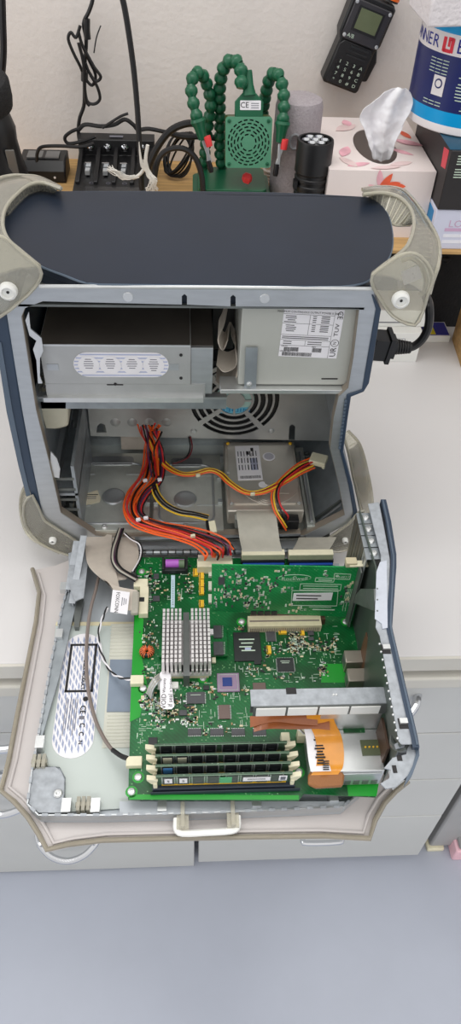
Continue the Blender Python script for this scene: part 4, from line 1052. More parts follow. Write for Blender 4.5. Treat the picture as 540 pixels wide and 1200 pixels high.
b = B(); b.box(hx+.07, hx+.094, hy-.006, hy+.0075, .034, .05, black); b.build('power_plug', hdd, .001)
# rail right of the drive
b = B(); b.box(.158, .170, .006, .165, .0135, .036, steel_tray); b.box(.170, .19, .004, .17, .0135, .022, steel_dark); b.tube([(.164, .01, .040), (.164, .1, .040), (.164, .15, .040)], .0025, steel, 8)
screw(b, (.175, .155, .03), (0, 0, 1), .006, steel_dark); b.build('drive_rail', PC, .0008)
b = B(); b.box(-.172, .19, .157, .1615, .0135, .0255, steel); b.build('rear_floor_rail', PC)

# hinge between case and door
b = B()
b.prism([(-.125, -.012), (.158, -.012), (.158, .002), (-.125, .002)], 'z', .008, .0125, steel)
b.prism([(-.06, -.042), (.158, -.042), (.158, -.024), (-.06, -.024)], 'z', .006, .010, steel_bright)
for i in range(22):
    x = -.055+i*.0098
    b.tube([(x, -.018, .014), (x+.008, -.018, .014)], .0036, steel if i % 2 else steel_blue, 10, smooth=0)
b.tube([(-.12, -.018, .014), (.158, -.018, .014)], .0016, steel_dark, 8, smooth=0)
b.build('hinge', PC)
b = B()      # diagonal steel channels at both lower corners
for (a, c, w) in (((74, 606), (104, 636), .02), ):
    p, q = PV(*a, 1, .006), PV(*c, 1, .006); b.bar(p, q, .014, .003, steel_dark, (0, 1, 0)); b.bar(p+Vector((0, .008, .002)), q+Vector((0, .008, .002)), .012, .002, steel, (0, 1, 0))
p, q = PV(401, 608, 1, .004), PV(364, 634, 1, .004)
for k in range(4): b.bar(p+Vector((0, .004+k*.006, .004*k)), q+Vector((0, .004+k*.006, .004*k)), .004, .0025, steel_dark if k % 2 else steel, (0, 1, 0))
b.build('corner_channel', PC)

# ------------------------------------------------------------------ side door
DZ = .0
rim = [(-.186, -.045), ]
rimpx = [(104, 655), (85, 653), (62, 662), (38, 667), (46, 695), (42, 730), (30, 790), (20, 840), (10, 893), (1, 927), (17, 940), (33, 958), (45, 977), (55, 996), (80, 990), (120, 985), (200, 983), (300, 981), (380, 980), (433, 983), (439, 962), (450, 942), (463, 928), (478, 916)]
rimw = [PZ(*q, -.004) for q in rimpx]
outline = rimw+[(.214, -.335), (.212, -.25), (.224, -.17), (.232, -.05), (.2, -.03), (-.10, -.03)]
door = B(); door.prism(outline, 'z', -.012, -.006, pinkish); DR = door.build('side_door', PC, .001)
rimm = clear('grey_beige_rim', (226, 220, 206), .6, (176, 168, 152)); b = B(); b.tube([(x, y, -.003) for x, y in rimw[3:24]], .0028, rimm, 8, smooth=1); b.build('clear_rim', DR)
inr = [(x*.965+.001, (y+.2)*.965-.2) for x, y in rimw[3:24]]
b = B(); b.tube([(x, y, -.0048) for x, y in inr], .0018, pinkish, 8, smooth=1); b.build('inner_lip', DR)
b = B(); Z1 = .014
trayo = [PZ(*q, Z1) for q in ((98, 645), (86, 660), (72, 715), (60, 775), (47, 850), (37, 905), (32, 942), (45, 955), (120, 955), (240, 952), (340, 948), (402, 945), (422, 928), (446, 905))]+[(.196, -.30), (.2, -.2), (.2, -.03), (-.13, -.028)]
flr = mat('door_sheet_steel', (178, 184, 190), .5, .3, .06, 30, .05, 100)
b.prism(trayo, 'z', -.005, .002, flr); b.build('door_tray', DR)
b = B(); b.prism([PZ(*q, .013) for q in ((140, 939), (404, 939), (404, 946), (340, 949), (240, 952), (140, 955))], 'z', .002, .013, flr); b.build('tray_ledge', DR)
b = B(); n_ = len(trayo)
for i in range(0, 13):
    a, c = trayo[i], trayo[i+1]; b.bar((a[0], a[1], .008), (c[0], c[1], .008), .0014, .012, steel)
    a2, c2 = Vector((a[0], a[1], .0142)), Vector((c[0], c[1], .0142)); L_ = (c2-a2).length; k = int(L_/.011)
    for j in range(k): q = a2.lerp(c2, (j+.5)/k); dd = (c2-a2).normalized(); b.bar(q-dd*.003, q+dd*.003, .0028, .0012, zinc)
b.build('tray_flange', DR)
# wide left flange strip
b = B(); b.prism([PZ(*q, .012) for q in ((92, 660), (100, 662), (68, 800), (50, 862), (44, 862), (60, 775), (72, 715))], 'z', .010, .0125, steel_blue)
b.prism([PZ(*q, .010) for q in ((43, 900), (65, 899), (72, 904), (76, 914), (74, 953), (45, 953), (34, 943), (36, 905))], 'z', .002, .0115, zinc)
screw(b, (*PZ(68, 930, .0115), .0115), (0, 0, 1), .0048); b.build('corner_plate', DR, .0006)
# frosted insulating sheet
b = B(); fs_ = [PZ(*q, .004) for q in ((66, 729), (165, 729), (165, 946), (76, 952), (77, 912), (70, 899), (46, 897), (52, 862))]
b.prism(fs_, 'z', .002, .0045, frost)
b.prism([PZ(*q, .005) for q in ((66, 729), (160, 729), (160, 733), (65, 733))], 'z', .0045, .0055, creamslot); b.build('insulating_sheet', DR)
# left label on the sheet
LBz = .0046; ln_ = []
A1, A2 = Vector((*PZ(98, 756, LBz), 0)), Vector((*PZ(85, 870, LBz), 0))
ax_ = (A2-A1).normalized(); sd = Vector((-ax_.y, ax_.x, 0)); rad = .0222
A1 -= ax_*(-.006); A2 += ax_*(-.004)
def capsule(r, n=12):
    o = []
    a0 = math.atan2(sd.y, sd.x)
    for k in range(n+1): a = a0+math.pi*k/n; o.append((A1.x+r*math.cos(a), A1.y+r*math.sin(a)))
    for k in range(n+1): a = a0+math.pi+math.pi*k/n; o.append((A2.x+r*math.cos(a), A2.y+r*math.sin(a)))
    return o
if (Vector((math.cos(math.atan2(sd.y, sd.x)+math.pi/2), math.sin(math.atan2(sd.y, sd.x)+math.pi/2), 0))).dot(ax_) > 0: sd = -sd
b = B(); b.prism(capsule(rad), 'z', LBz, LBz+.0004, white)
Ltot = (A2-A1).length; bluegr = mat('pale_blue_weave_print', (158, 168, 196), .5)
def inside(t, s_):
    if t < 0: return t*t+s_*s_ < (rad*.97)**2
    if t > Ltot: return (t-Ltot)**2+s_*s_ < (rad*.97)**2
    return abs(s_) < rad*.97
def lpos(t, s_, h=0): return Vector((A1.x, A1.y, LBz+.0005+h))+ax_*t+sd*s_
for i in range(-3, 13):                       # woven lozenge pattern
    for j in range(-6, 7):
        t = i*.0125+(.00625 if j % 2 else 0); s_ = j*.0034
        if inside(t-.004, s_) and inside(t+.004, s_):
            b.add([lpos(t-.0058, s_-.0008), lpos(t-.001, s_+.0012), lpos(t+.0058, s_+.0008), lpos(t+.001, s_-.0012)], [(0, 1, 2, 3)], bluegr)
sgn_ = 1 if sd.x > 0 else -1
def lt(s, t, off, size, m=ink, w=1.0): 
    X = ax_; Y = Vector((0, 0, 1)).cross(X); b.text(s, lpos(t, off*sgn_, .0001), X, Y, size, m, w); b.text(s, lpos(t, off*sgn_+.0003, .0001), X, Y, size, m, w); b.text(s, lpos(t+.0003, off*sgn_, .0001), X, Y, size, m, w)
# laser frame
fr_o = [(-.006, -.012), (.058, -.012), (.058, .016), (-.006, .016)]
for (t0, s0, t1, s1) in ((-.006, -.014, .056, -.014), (-.006, .015, .056, .015), (-.006, -.0155, -.006, .0165), (.056, -.0155, .056, .0165)):
    b.bar(lpos(t0, s0*sgn_, .0002), lpos(t1, s1*sgn_, .0002), .0028, .0003, ink)
lt('CLASS 1 LASER PRODUCT', .0245, .004, .0056, ink, .9)
for k in range(3):
    b.bar(lpos(.064, (-.012+k*.0052)*sgn_, .0002), lpos(.11-.008*(k % 2), (-.012+k*.0052)*sgn_, .0002), .0007, .0002, greyink); b.bar(lpos(.066, (-.0098+k*.0052)*sgn_, .0002), lpos(.104, (-.0098+k*.0052)*sgn_, .0002), .0007, .0002, greyink)
lt('CE', .079, .007, .0085); lt('C', .098, .008, .008); lt('C', .108, .008, .007); lt('N', .118, .008, .006, greyink)
b.lathe([(.003, 0), (.003, .0003), (0, .0003)], lpos(.066, .009*sgn_), ink, n=16)
b.box(*( [lpos(.089, .007*sgn_).x-.003, lpos(.089, .007*sgn_).x+.003, lpos(.089, .007*sgn_).y-.002, lpos(.089, .007*sgn_).y+.002]), LBz+.0005, LBz+.0007, greyink)
b.build('laser_label', DR)
# ribbed sheet and grey panel beside the board
b = B(); a = PZ(131, 731, .006); c = PZ(161, 876, .006)
b.box(a[0], -.055, PZ(131, 876, .006)[1], PZ(131, 731, .006)[1], .0045, .0055, ribm)
for v in list(range(732, 772, 4))+list(range(838, 874, 4)):
    y = PZ(140, v, .006)[1]; x = PZ(130-(v-731)*.04, v, .006)[0]; b.tube([(x, y, .0055), (-.056, y, .0055)], .0013, ribm, 6, smooth=0)
b.build('ribbed_panel', DR)
b = B(); b.prism([PZ(*q, .0066) for q in ((129, 773), (160, 773), (160, 834), (125, 834))], 'z', .0055, .007, mat('slate_panel', (132, 144, 160), .45, .2)); b.build('slate_panel', DR)
# hinge arm plates at the left
b = B()
for (q0, q1, h0, h1) in (((101, 646), (84, 706), .05, .05), ((92, 646), (80, 690), .04, .03)):
    p, q = PZ(*q0, .02), PZ(*q1, .02); X = Vector((q[0]-p[0], q[1]-p[1], 0))
    b.add([(p[0], p[1], .002), (q[0], q[1], .002), (q[0], q[1], .018), (p[0], p[1], h0)], [(0, 1, 2, 3)], zinc)
    b.bar((p[0], p[1], h0), (q[0], q[1], .018), .008, .0012, zinc)
b.prism([PZ(*q, .03) for q in ((80, 648), (100, 642), (104, 650), (98, 700), (88, 704), (82, 690))], 'z', .028, .0295, zinc)
b.prism([PZ(*q, .012) for q in ((86, 700), (98, 702), (92, 735), (87, 735))], 'z', .004, .012, steel_dark)
o = b.build('hinge_arm', DR); md = o.modifiers.new('solid', 'SOLIDIFY'); md.thickness = .001
b = B()
for u, v in ((75, 690), (70, 745)): 
    p = PZ(u, v, .012); b.box(p[0]-.004, p[0]+.004, p[1]-.006, p[1]+.006, .010, .018, steel_bright)
for u, v, m_ in ((78, 945, steel), (112, 945, steel), (190, 944, steel), (300, 938, steel), (390, 932, steel), (47, 871, steel)): 
    p = PZ(u, v, .012); b.box(p[0]-.0045, p[0]+.0045, p[1]-.007, p[1]+.007, .002, .016, steel_bright)
b.build('tray_clips', DR)
b = B()
for u, v in ((98, 943), (46, 893)):
    p = PZ(u, v, .012)
    for k in (-1, 0, 1): b.obox((p[0]+k*.005, p[1], .010), (.0018, 0, 0), (0, .007, 0), (0, 0, .006), clearf)
    b.box(p[0]-.008, p[0]+.008, p[1]-.002, p[1]+.002, .004, .014, clearf)
b.build('clear_clips', DR)
# latch handle at the lower edge
b = B(); cb = []
for u, v0, v1 in ((214, 942, 974), (272, 940, 972)):
    p, q = PZ(u, v0, .012), PZ(u, v1, .006); b.box(p[0]-.006, p[0]+.006, q[1], p[1], .002, .012, clearf); b.box(p[0]-.002, p[0]+.002, q[1], p[1], .012, .018, clearf)
lh = b.build('latch_arm', DR, .001)
b = B(); b.tube([(*PZ(207, 960, .006), .008), (*PZ(207, 972, .006), .007), (*PZ(214, 977, .006), .007), (*PZ(242, 976, .006), .007), (*PZ(271, 974, .006), .007), (*PZ(278, 969, .006), .007), (*PZ(278, 957, .006), .008)], .0034, whitep, 10, smooth=3); b.build('latch_bar', DR)
b = B(); a = PZ(222, 951, .004); c = PZ(268, 938, .004); b.box(a[0], c[0], a[1], c[1], .002, .0045, steel_blue)
for u in (230, 257): screw(b, (*PZ(u, 944, .005), .0045), (0, 0, 1), .005)
b.build('latch_plate', DR)

# rear wall of the door (card slots and sockets)
RZ = .16
oi = [PZ(*q, RZ) for q in ((431, 590), (437, 615), (446, 650), (446, 662), (440, 735), (445, 745), (467, 868), (470, 872))]
oo = [PZ(*q, RZ) for q in ((444, 588), (449, 612), (457, 655), (457, 662), (455, 732), (456, 742), (484, 866), (486, 872))]
b = B(); b.prism(oi+list(reversed(oo)), 'z', RZ-.0015, RZ, zinc); RW = b.build('rear_wall_flange', PC, .0008)
def upright(name, top, bottom, zt, zb, th, m):
    """standing sheet between a top and a bottom outline, th thick"""
    b = B(); n = len(top); vs = []
    for i in range(n):
        t = Vector((top[min(i+1, n-1)][0]-top[max(i-1, 0)][0], top[min(i+1, n-1)][1]-top[max(i-1, 0)][1])).normalized(); nx, ny_ = -t.y*th, t.x*th
        if nx < 0: nx, ny_ = -nx, -ny_
        for (x, y), z_ in ((top[i], zt), (bottom[i], zb)): vs += [(x, y, z_), (x+nx, y+ny_, z_)]
    fs = []
    for i in range(n-1):
        a, c = i*4, i*4+4
        fs += [(a, c, c+2, a+2), (a+1, a+3, c+3, c+1), (a, a+1, c+1, c), (a+2, c+2, c+3, a+3)]
    fs += [(0, 2, 3, 1), (n*4-4, n*4-3, n*4-1, n*4-2)]
    b.add(vs, fs, m); return b.build(name, PC)
wl = [PZ(*q, RZ) for q in ((421, 597), (430, 630), (440, 664), (441, 735), (446, 745), (468, 868), (470, 872))]
wb_ = [(x+.0, y) for x, y in wl[:-2]]+[PZ(452, 905, .01), PZ(446, 918, .006)]
wb_ = [(max(.1925, x), y) for x, y in wb_]
upright('rear_wall', wl, wb_, RZ-.0016, .002, .0016, mat('dark_green_grey_metal', (84, 94, 88), .42, .5, .15, 20))
oo2 = [PZ(*q, RZ) for q in ((452, 586), (458, 612), (464, 650), (464, 664), (459, 734), (461, 744), (489, 864), (491, 876))]
sb2 = oo2[:-2]+[PZ(482, 896, .0), PZ(478, 915, -.006)]
upright('rear_outer_skin', [(x-.006, y) for x, y in oo2], [(x-.006, y) for x, y in sb2], RZ+.0012, -.004, .006, navy_edge)
b = B(); oo3 = [(x*.5+x2*.5, y*.5+y2*.5) for (x, y), (x2, y2) in zip(oo, oo2)]
b.tube([(x, y, RZ+.0016) for x, y in oo3], .0011, hull, 6, smooth=0); b.build('skin_edge_line', PC)
wht = mat('whitened_zinc_plate', (196, 201, 212), .6, .1, .03, 200, .1, 300)
b = B(); b.prism([PZ(*q, RZ+.001) for q in ((445, 659), (453, 657), (454, 736), (448, 737), (447, 731), (439, 725), (441, 670))], 'z', RZ+.0003, RZ+.0015, wht)
for v in (690, 703, 716): b.lathe([(.0008, 0), (.0008, .0008), (0, .001)], (*PZ(442, v, RZ+.0015), RZ+.0015), steel_dark, n=8)
b.build('slot_guard_plate', PC)
b = B()
for i in range(13):
    u = 441.5+i*1.75; v = 755+i*9.2
    b.lathe([(.0011, 0), (.0009, .0012), (0, .0013)], (*PZ(u+3, v, RZ), RZ), steel_bright, n=8)
b.build('rivet_row', PC)
b = B()
for u, v in ((452, 761), (472, 848)):
    p = PZ(u, v, RZ); b.box(p[0]-.004, p[0]+.004, p[1]-.005, p[1]+.005, RZ, RZ+.0006, ink); b.box(p[0]-.003, p[0]+.004, p[1]-.001, p[1]+.004, RZ+.0006, RZ+.003, steel_bright)
b.build('lock_tabs', PC)
# slot covers with screws
brz = mat('brown_grey_slot_metal', (112, 108, 98), .42, .6, .15, 15)
ys = [wl[0][1]-.001-k*.0175 for k in range(5)]
for k in range(4):
    x = .188+.0; y1_ = ys[k]; y0_ = ys[k]-.016
    xa = wl[0][0]-.002
    b = B(); b.box(xa-.0012, xa, y0_, y1_, .03, RZ-.006, brz if k < 3 else steel)
    b.box(xa-.0012, xa+.016, y0_, y1_, RZ-.006, RZ-.0048, steel_blue)
    b.box(xa-.0016, xa-.0012, (y0_+y1_)/2-.001, (y0_+y1_)/2+.001, .035, RZ-.01, steel_dark)
    sc = b.build('slot_cover', PC, .0003)
    s = B(); screw(s, (xa+.008, (y0_+y1_)/2, RZ-.0048), (0, 0, 1), .0042, steel_bright); s.build('screw', sc)
# bottom corner bracket of the rear wall
b = B(); z_ = RZ-.01
b.prism([PZ(*q, z_) for q in ((462, 872), (470, 868), (488, 872), (490, 885), (482, 905), (470, 916), (464, 922), (452, 924), (446, 918), (456, 912), (458, 902), (450, 900), (460, 888), (476, 884), (478, 874), (464, 877))], 'z', z_-.0015, z_, zinc)
b.box(*[PZ(460, 903, z_)[0], PZ(465, 903, z_)[0]], PZ(460, 906, z_)[1], PZ(460, 897, z_)[1], z_, z_+.0004, ink); b.box(*[PZ(468, 903, z_)[0], PZ(474, 903, z_)[0]], PZ(460, 892, z_)[1], PZ(460, 886, z_)[1], z_, z_+.0004, ink)
b.prism([PZ(*q, z_) for q in ((484, 866), (490, 868), (491, 886), (483, 908), (474, 920), (476, 912), (483, 898), (487, 884))], 'z', z_-.006, z_+.001, hull)
b.tube([PV(462, 858, 2, .1), PV(460, 872, 2, .13), PV(470, 878, 2, .14), PV(478, 876, 2, .15)], .003, steel_dark, 8)
b.build('rear_corner_bracket', PC)

# ------------------------------------------------------------------ main circuit board
MZ = .030
mbo = [PZ(*q, MZ) for q in ((160, 653), (158, 700), (154, 800), (150, 937), (350, 938), (356, 930), (440, 934), (444, 912))]+[(.196, -.30), (.196, -.06), (.15, -.045)]
b = B(); b.prism(mbo, 'z', MZ-.0016, MZ, pcb); MB = b.build('circuit_board', PC)
b = B(); b.prism([PZ(*q, MZ) for q in ((160, 690), (168, 726), (166, 770), (172, 800), (164, 840), (152, 846), (155, 770), (158, 715))], 'z', MZ, MZ+.0002, pcb_edge)
b.prism([PZ(*q, MZ) for q in ((405, 905), (425, 892), (446, 905), (441, 933), (408, 933))], 'z', MZ, MZ+.0002, pcb_edge)
b.prism([PZ(*q, MZ) for q in ((152, 931), (350, 932), (350, 937), (151, 937))], 'z', MZ, MZ+.0002, pcb_edge)
b.prism([PZ(*q, MZ) for q in ((378, 778), (404, 778), (404, 800), (376, 800))], 'z', MZ, MZ+.0002, pcb_edge)
b.build('bright_copper_area', MB)
def bx_px(b, u0, v0, u1, v1, h, m, z0=MZ):
    """box whose top face covers the given sight rectangle at height z0+h"""
    z = z0+h; a = PZ(u0, v0, z); c = PZ(u1, v1, z)
    b.box(min(a[0], c[0]), max(a[0], c[0]), min(a[1], c[1]), max(a[1], c[1]), z0, z, m); return a, c
occupied = []
def occ(u0, v0, u1, v1): occupied.append((u0, v0, u1, v1))
# heat sink with fins
hs0 = PZ(190, 714, .064); hs1 = PZ(248, 777, .064); z0, z1 = .038, .066
X0, X1, Y1, Y0 = hs0[0], hs1[0], hs0[1], hs1[1]
occ(186, 705, 275, 800)
hsm = mat('anodised_heat_sink', (228, 224, 224), .34, .5, .05, 80)
b = B(); b.box(X0, X1, Y0, Y1, z0, z0+.004, hsm); HS = b.build('heat_sink', PC)
b = B(); nx, ny_ = 12, 13
for i in range(nx):
    if i in (5, 6): continue
    x = X0+(X1-X0)*(i+.5)/nx
    if i in (4, 7): pass
    for j in range(ny_):
        y = Y0+(Y1-Y0)*(j+.5)/ny_
        b.box(x-.0014, x+.0014, y-.0021, y+.0021, z0+.004, z1, hsm)
    b.box(x-.0012, x+.0012, Y0, Y1, z0+.004, z0+.012, hsm)
b.build('fins', HS)
xm = (X0+X1)/2
b = B(); b.box(xm-.0035, xm+.0035, Y0-.006, Y1+.004, z0+.012, z0+.014, steel_dark); b.box(xm-.0035, xm+.0035, Y0-.008, Y0-.006, MZ, z0+.014, steel_dark); b.build('spring_clip', HS)
b = B(); bx_px(b, 192, 779, 245, 788, .012, creamslot); bx_px(b, 194, 776, 230, 779, .011, cream); b.build('processor_socket', PC, .0008)
# processor card with memory chips
b = B(); a = PZ(186, 728, MZ+.006); c = PZ(266, 779, MZ+.006)
b.box(X0-.004, PZ(266, 750, MZ+.006)[0], c[1]+.012, a[1]-.01, MZ+.004, MZ+.0056, pcb); PCd = b.build('processor_card', PC)
for (u0, v0, u1, v1) in ((250, 733, 260, 747), (250, 752, 262, 767)):
    b = B(); bx_px(b, u0, v0, u1, v1, .0024, chipm2, MZ+.0056); 
    for k in range(8):
        v = v0+1+(v1-v0-2)*k/7; p = PZ(u1+.6, v, MZ+.006); b.box(p[0]-.0005, p[0]+.001, p[1]-.0003, p[1]+.0003, MZ+.0056, MZ+.0066, steel_bright)
    b.build('cache_chip', PCd)
b = B(); bx_px(b, 245, 737, 250, 743, .0026, white, MZ+.0056); b.build('white_sticker', PCd)
# chips on the board
def chip(name, u0, v0, u1, v1, h, m=chipm, leads=None, marks=None, bezel=None):
    b = B(); a, c = bx_px(b, u0, v0, u1, v1, h, m)
    x0, x1, y0, y1 = min(a[0], c[0]), max(a[0], c[0]), min(a[1], c[1]), max(a[1], c[1]); zt = MZ+h
    o = b.build(name, MB, .0003)
    if leads:
        l = B()
        if 'x' in leads:
            n = max(3, int((y1-y0)/.0014))
            for k in range(n):
                y = y0+(y1-y0)*(k+.5)/n; l.box(x0-.0012, x0, y-.0003, y+.0003, MZ, MZ+h*.5, steel_bright); l.box(x1, x1+.0012, y-.0003, y+.0003, MZ, MZ+h*.5, steel_bright)
        if 'y' in leads:
            n = max(3, int((x1-x0)/.0014))
            for k in range(n):
                x = x0+(x1-x0)*(k+.5)/n; l.box(x-.0003, x+.0003, y0-.0012, y0, MZ, MZ+h*.5, steel_bright); l.box(x-.0003, x+.0003, y1, y1+.0012, MZ, MZ+h*.5, steel_bright)
        l.build('chip_leads', o)
    if marks:
        l = B(); cx, cyy = (x0+x1)/2, (y0+y1)/2
        for k in range(marks): l.box(cx-(x1-x0)*.3*(1-.25*(k % 2)), cx+(x1-x0)*.28*(1-.2*(k % 3)), cyy+(y1-y0)*(.22-.13*k), cyy+(y1-y0)*(.26-.13*k), zt, zt+.0001, silk)
        l.build('chip_marking', o)
    occ(u0-2, v0-2, u1+2, v1+3)
    return o, (x0, x1, y0, y1, zt)
o, r_ = chip('chip', 273, 741, 307, 774, .002, chipm, None, 4)
l = B(); l.box((r_[0]+r_[1])/2-.003, (r_[0]+r_[1])/2+.004, (r_[2]+r_[3])/2-.005, (r_[2]+r_[3])/2-.002, r_[4], r_[4]+.0002, lilac_stripe); l.build('chip_label', o)
o, r_ = chip('chip', 254, 789, 281, 810, .002, mat('lilac_ceramic_chip', (146, 124, 150), .4)); o['label'] = 'lilac ceramic chip with a blue core'
l = B(); l.box(r_[0]+.006, r_[0]+.0165, r_[2]+.0065, r_[3]-.006, r_[4], r_[4]+.0008, mat('chip_core_blue', (34, 58, 128), .2)); l.tube([(r_[0]+.002, r_[2]+.002, r_[4]+.0001), (r_[1]-.002, r_[2]+.002, r_[4]+.0001), (r_[1]-.002, r_[3]-.002, r_[4]+.0001), (r_[0]+.002, r_[3]-.002, r_[4]+.0001)], .0003, silk, 4, closed=True, smooth=0); l.build('chip_core', o)
o, r_ = chip('chip', 324, 771, 345, 786, .0022, chipm, 'xy', 2)
chip('chip', 219, 811, 240, 824, .0018, chipm2, 'x', 1)
chip('chip', 312, 740, 323, 751, .002, chipm2, 'x', 0)
chip('chip', 296, 800, 312, 812, .001, mat('brown_grey_chip', (108, 90, 84), .4)); chip('chip', 256, 826, 270, 842, .002, mat('brown_grey_chip', (108, 90, 84), .4), 'x')
for u in (220, 246, 271, 296): chip('chip', u, 854, u+16, 861, .0016, chipm2, 'y', 0)
for u0, v0, u1, v1 in ((360, 738, 368, 744), (297, 768, 306, 778), (199, 759, 0, 0), (167, 700, 0, 0), (210, 832, 219, 838), (335, 830, 350, 838), (300, 820, 318, 826), (234, 684, 240, 692), (180, 672, 186, 678), (179, 698, 187, 704), (361, 746, 368, 750), (174, 864, 184, 878), (238, 803, 245, 808)):
    if u1: chip('chip', u0, v0, u1, v1, .0018, chipm if random.random() < .5 else chipm2)
# capacitors
for (u, v, w, h_) in ((229, 670, 3, 4), (238, 667, 4, 3), (236, 674, 3, 4), (236, 683, 3, 4), (236, 692, 3, 4), (236, 707, 3, 4), (331, 739, 5, 3), (354, 739, 3, 4.5), (315, 761, 3, 4.5)):
    b = B(); a, c = bx_px(b, u-w, v-h_, u+w, v+h_, .003, gold); p = PZ(u-w*.6, v, MZ+.0031); b.box(p[0]-.0005, p[0]+.0005, c[1]+.0006, a[1]-.0006, MZ+.003, MZ+.0031, ink); b.box(a[0]-.0006, c[0]+.0006, (a[1]+c[1])/2-.001, (a[1]+c[1])/2+.001, MZ, MZ+.0018, steel_bright); b.build('tantalum_capacitor', MB, .0003); occ(u-w-1, v-h_-1, u+w+1, v+h_+1)
for v in (671, 687, 702):
    b = B(); bx_px(b, 244, v-6, 249, v+4, .004, mat('pale_capacitor', (206, 206, 190), .5)); b.build('film_capacitor', MB, .0004)
occ(226, 660, 252, 712)
# toroid coil
c = PZ(172, 763, MZ+.004); b = B(); tor = mat('copper_coil', (224, 120, 74), .4, .3, .15, 200)
b.tube([(c[0]+math.cos(a)*.0052, c[1]+math.sin(a)*.0052, MZ+.0035) for a in [k*math.pi/8 for k in range(16)]], .0024, chipm, 8, closed=True, smooth=1)
for k in range(18):
    a = k*2*math.pi/18+.1
    if k in (4, 13): continue
    q = Vector((c[0]+math.cos(a)*.0052, c[1]+math.sin(a)*.0052, MZ+.0035)); e = Vector((math.cos(a), math.sin(a), 0))
    b.tube([q+e*math.cos(t)*.0031+Vector((0, 0, math.sin(t)*.0031)) for t in [j*math.pi/4 for j in range(8)]], .00065, tor, 5, closed=True, smooth=0)
b.build('toroid_coil', MB); occ(163, 754, 182, 772)
# cream connectors at the left edge
def header(name, u0, v0, u1, v1, h, m=cream, slot=None):
    b = B(); a, c = bx_px(b, u0, v0, u1, v1, h, m); o = b.build(name, MB, .0006)
    if slot:
        s = B(); a = PZ(slot[0], slot[1], MZ+h+.0001); c = PZ(slot[2], slot[3], MZ+h+.0001); s.box(a[0], c[0], c[1], a[1], MZ+h, MZ+h+.0002, slot[4] if len(slot) > 4 else chipm); s.build('connector_opening', o)
    occ(u0-1, v0-1, u1+2, v1+3); return o
header('ribbon_socket', 164, 687, 173, 719, .009, cream, (163, 700, 169, 705))
header('wire_socket', 157, 678, 173, 687, .009, cream)
b = B()
for k in range(15):
    for j in (0, 1): p = PZ(175+j*1.6, 685+k*2.2, MZ+.001); b.box(p[0]-.0004, p[0]+.0004, p[1]-.0004, p[1]+.0004, MZ, MZ+.001, steel_bright)
b.build('solder_pins', MB)
header('fan_socket', 153, 791, 168, 801, .007, cream); header('speaker_socket', 148, 886, 166, 897, .007, cream)
header('battery_socket', 185, 799, 209, 806, .004, whitep)
header('pin_header', 248, 770, 253, 776, .003, cream)
b = B()
b.prism(rrect(*[PZ(262, 895, MZ+.008)[0], PZ(272, 895, MZ+.008)[0]], -.1, -.09, .002), 'z', MZ, MZ+.0001, pcb); 
# power connector with beige housing
b = B(); a = PZ(231, 650, .052); c = PZ(273, 659, .052); b.box(a[0], c[0], c[1], a[1], MZ, .044, cream)
b.box(a[0]+.001, c[0]-.001, a[1]-.004, a[1], .044, .052, beige_ribbon); b.box((a[0]+c[0])/2-.001, (a[0]+c[0])/2+.0015, c[1]-.0006, c[1], .036, .042, ink); b.build('main_power_plug', MB, .0006)
b = B(); bx_px(b, 231, 661, 275, 668, .004, chipm); b.build('main_power_socket', MB); occ(228, 648, 276, 670)
# purple modular jack
b = B(); a = PZ(190, 656, MZ+.010); c = PZ(220, 666, MZ+.010); b.box(a[0], c[0], c[1]-.001, a[1]+.004, MZ, MZ+.007, chipm); b.box(a[0], a[0]+.003, c[1]-.001, a[1]+.004, MZ+.007, MZ+.011, chipm); b.box(c[0]-.003, c[0], c[1]-.001, a[1]+.004, MZ+.007, MZ+.011, chipm); mj = b.build('battery_holder', MB, .0005)
b = B(); a = PZ(194, 654, MZ+.012); c = PZ(216, 663, MZ+.012); ym = (a[1]+c[1])/2; b.tube([(a[0], ym, MZ+.009), (c[0], ym, MZ+.009)], .0055, purple, 16, smooth=0); b.tube([(c[0]-.007, ym-.001, MZ+.0095), (c[0], ym-.001, MZ+.0095)], .0056, mat('olive_wrap', (96, 116, 88), .5), 16, smooth=0); b.build('purple_battery', mj); occ(188, 648, 222, 670)
# blue and black drive sockets with ribbon plugs
for u0, u1 in ((283, 334), (338, 391)):
    b = B(); bx_px(b, u0-1, 651, u1, 657, .010, chipm); a, c = bx_px(b, u0+1, 658.5, u1-1, 661.5, .006, blueconn); o = b.build('drive_socket', MB, .0004)
    b = B(); a = PZ(u0, 646, .050); c = PZ(u1, 650, .050); b.box(a[0], c[0], c[1], a[1]+.003, .040, .050, cream); b.build('ribbon_plug', o, .0006)
# barcode sticker
b = B(); b.prism([PZ(*q, MZ+.0004) for q in ((200.5, 674), (205, 674), (204.5, 712), (200, 712))], 'z', MZ, MZ+.0004, mat('pale_blue_sticker', (190, 214, 226), .5))
for k in range(16): p = PZ(202.5, 680+k*1.9, MZ+.0005); b.box(p[0]-.001, p[0]+.001, p[1]-.0004, p[1]+.0004, MZ+.0004, MZ+.0005, greyink)
b.build('barcode_sticker', MB); occ(198, 672, 208, 714)
# screws in the board
for u, v in ((166, 670), (168, 807), (283, 729), (405, 729), (238, 795), (162, 911), (154, 928), (350, 905)):
    b = B(); p = PZ(u, v, MZ); b.lathe([(.006, 0), (.006, .0002), (0, .0002)], (*p, MZ), pcb_edge, n=20); screw(b, (*p, MZ+.0002), (0, 0, 1), .004); b.build('screw', MB); occ(u-5, v-5, u+5, v+5)
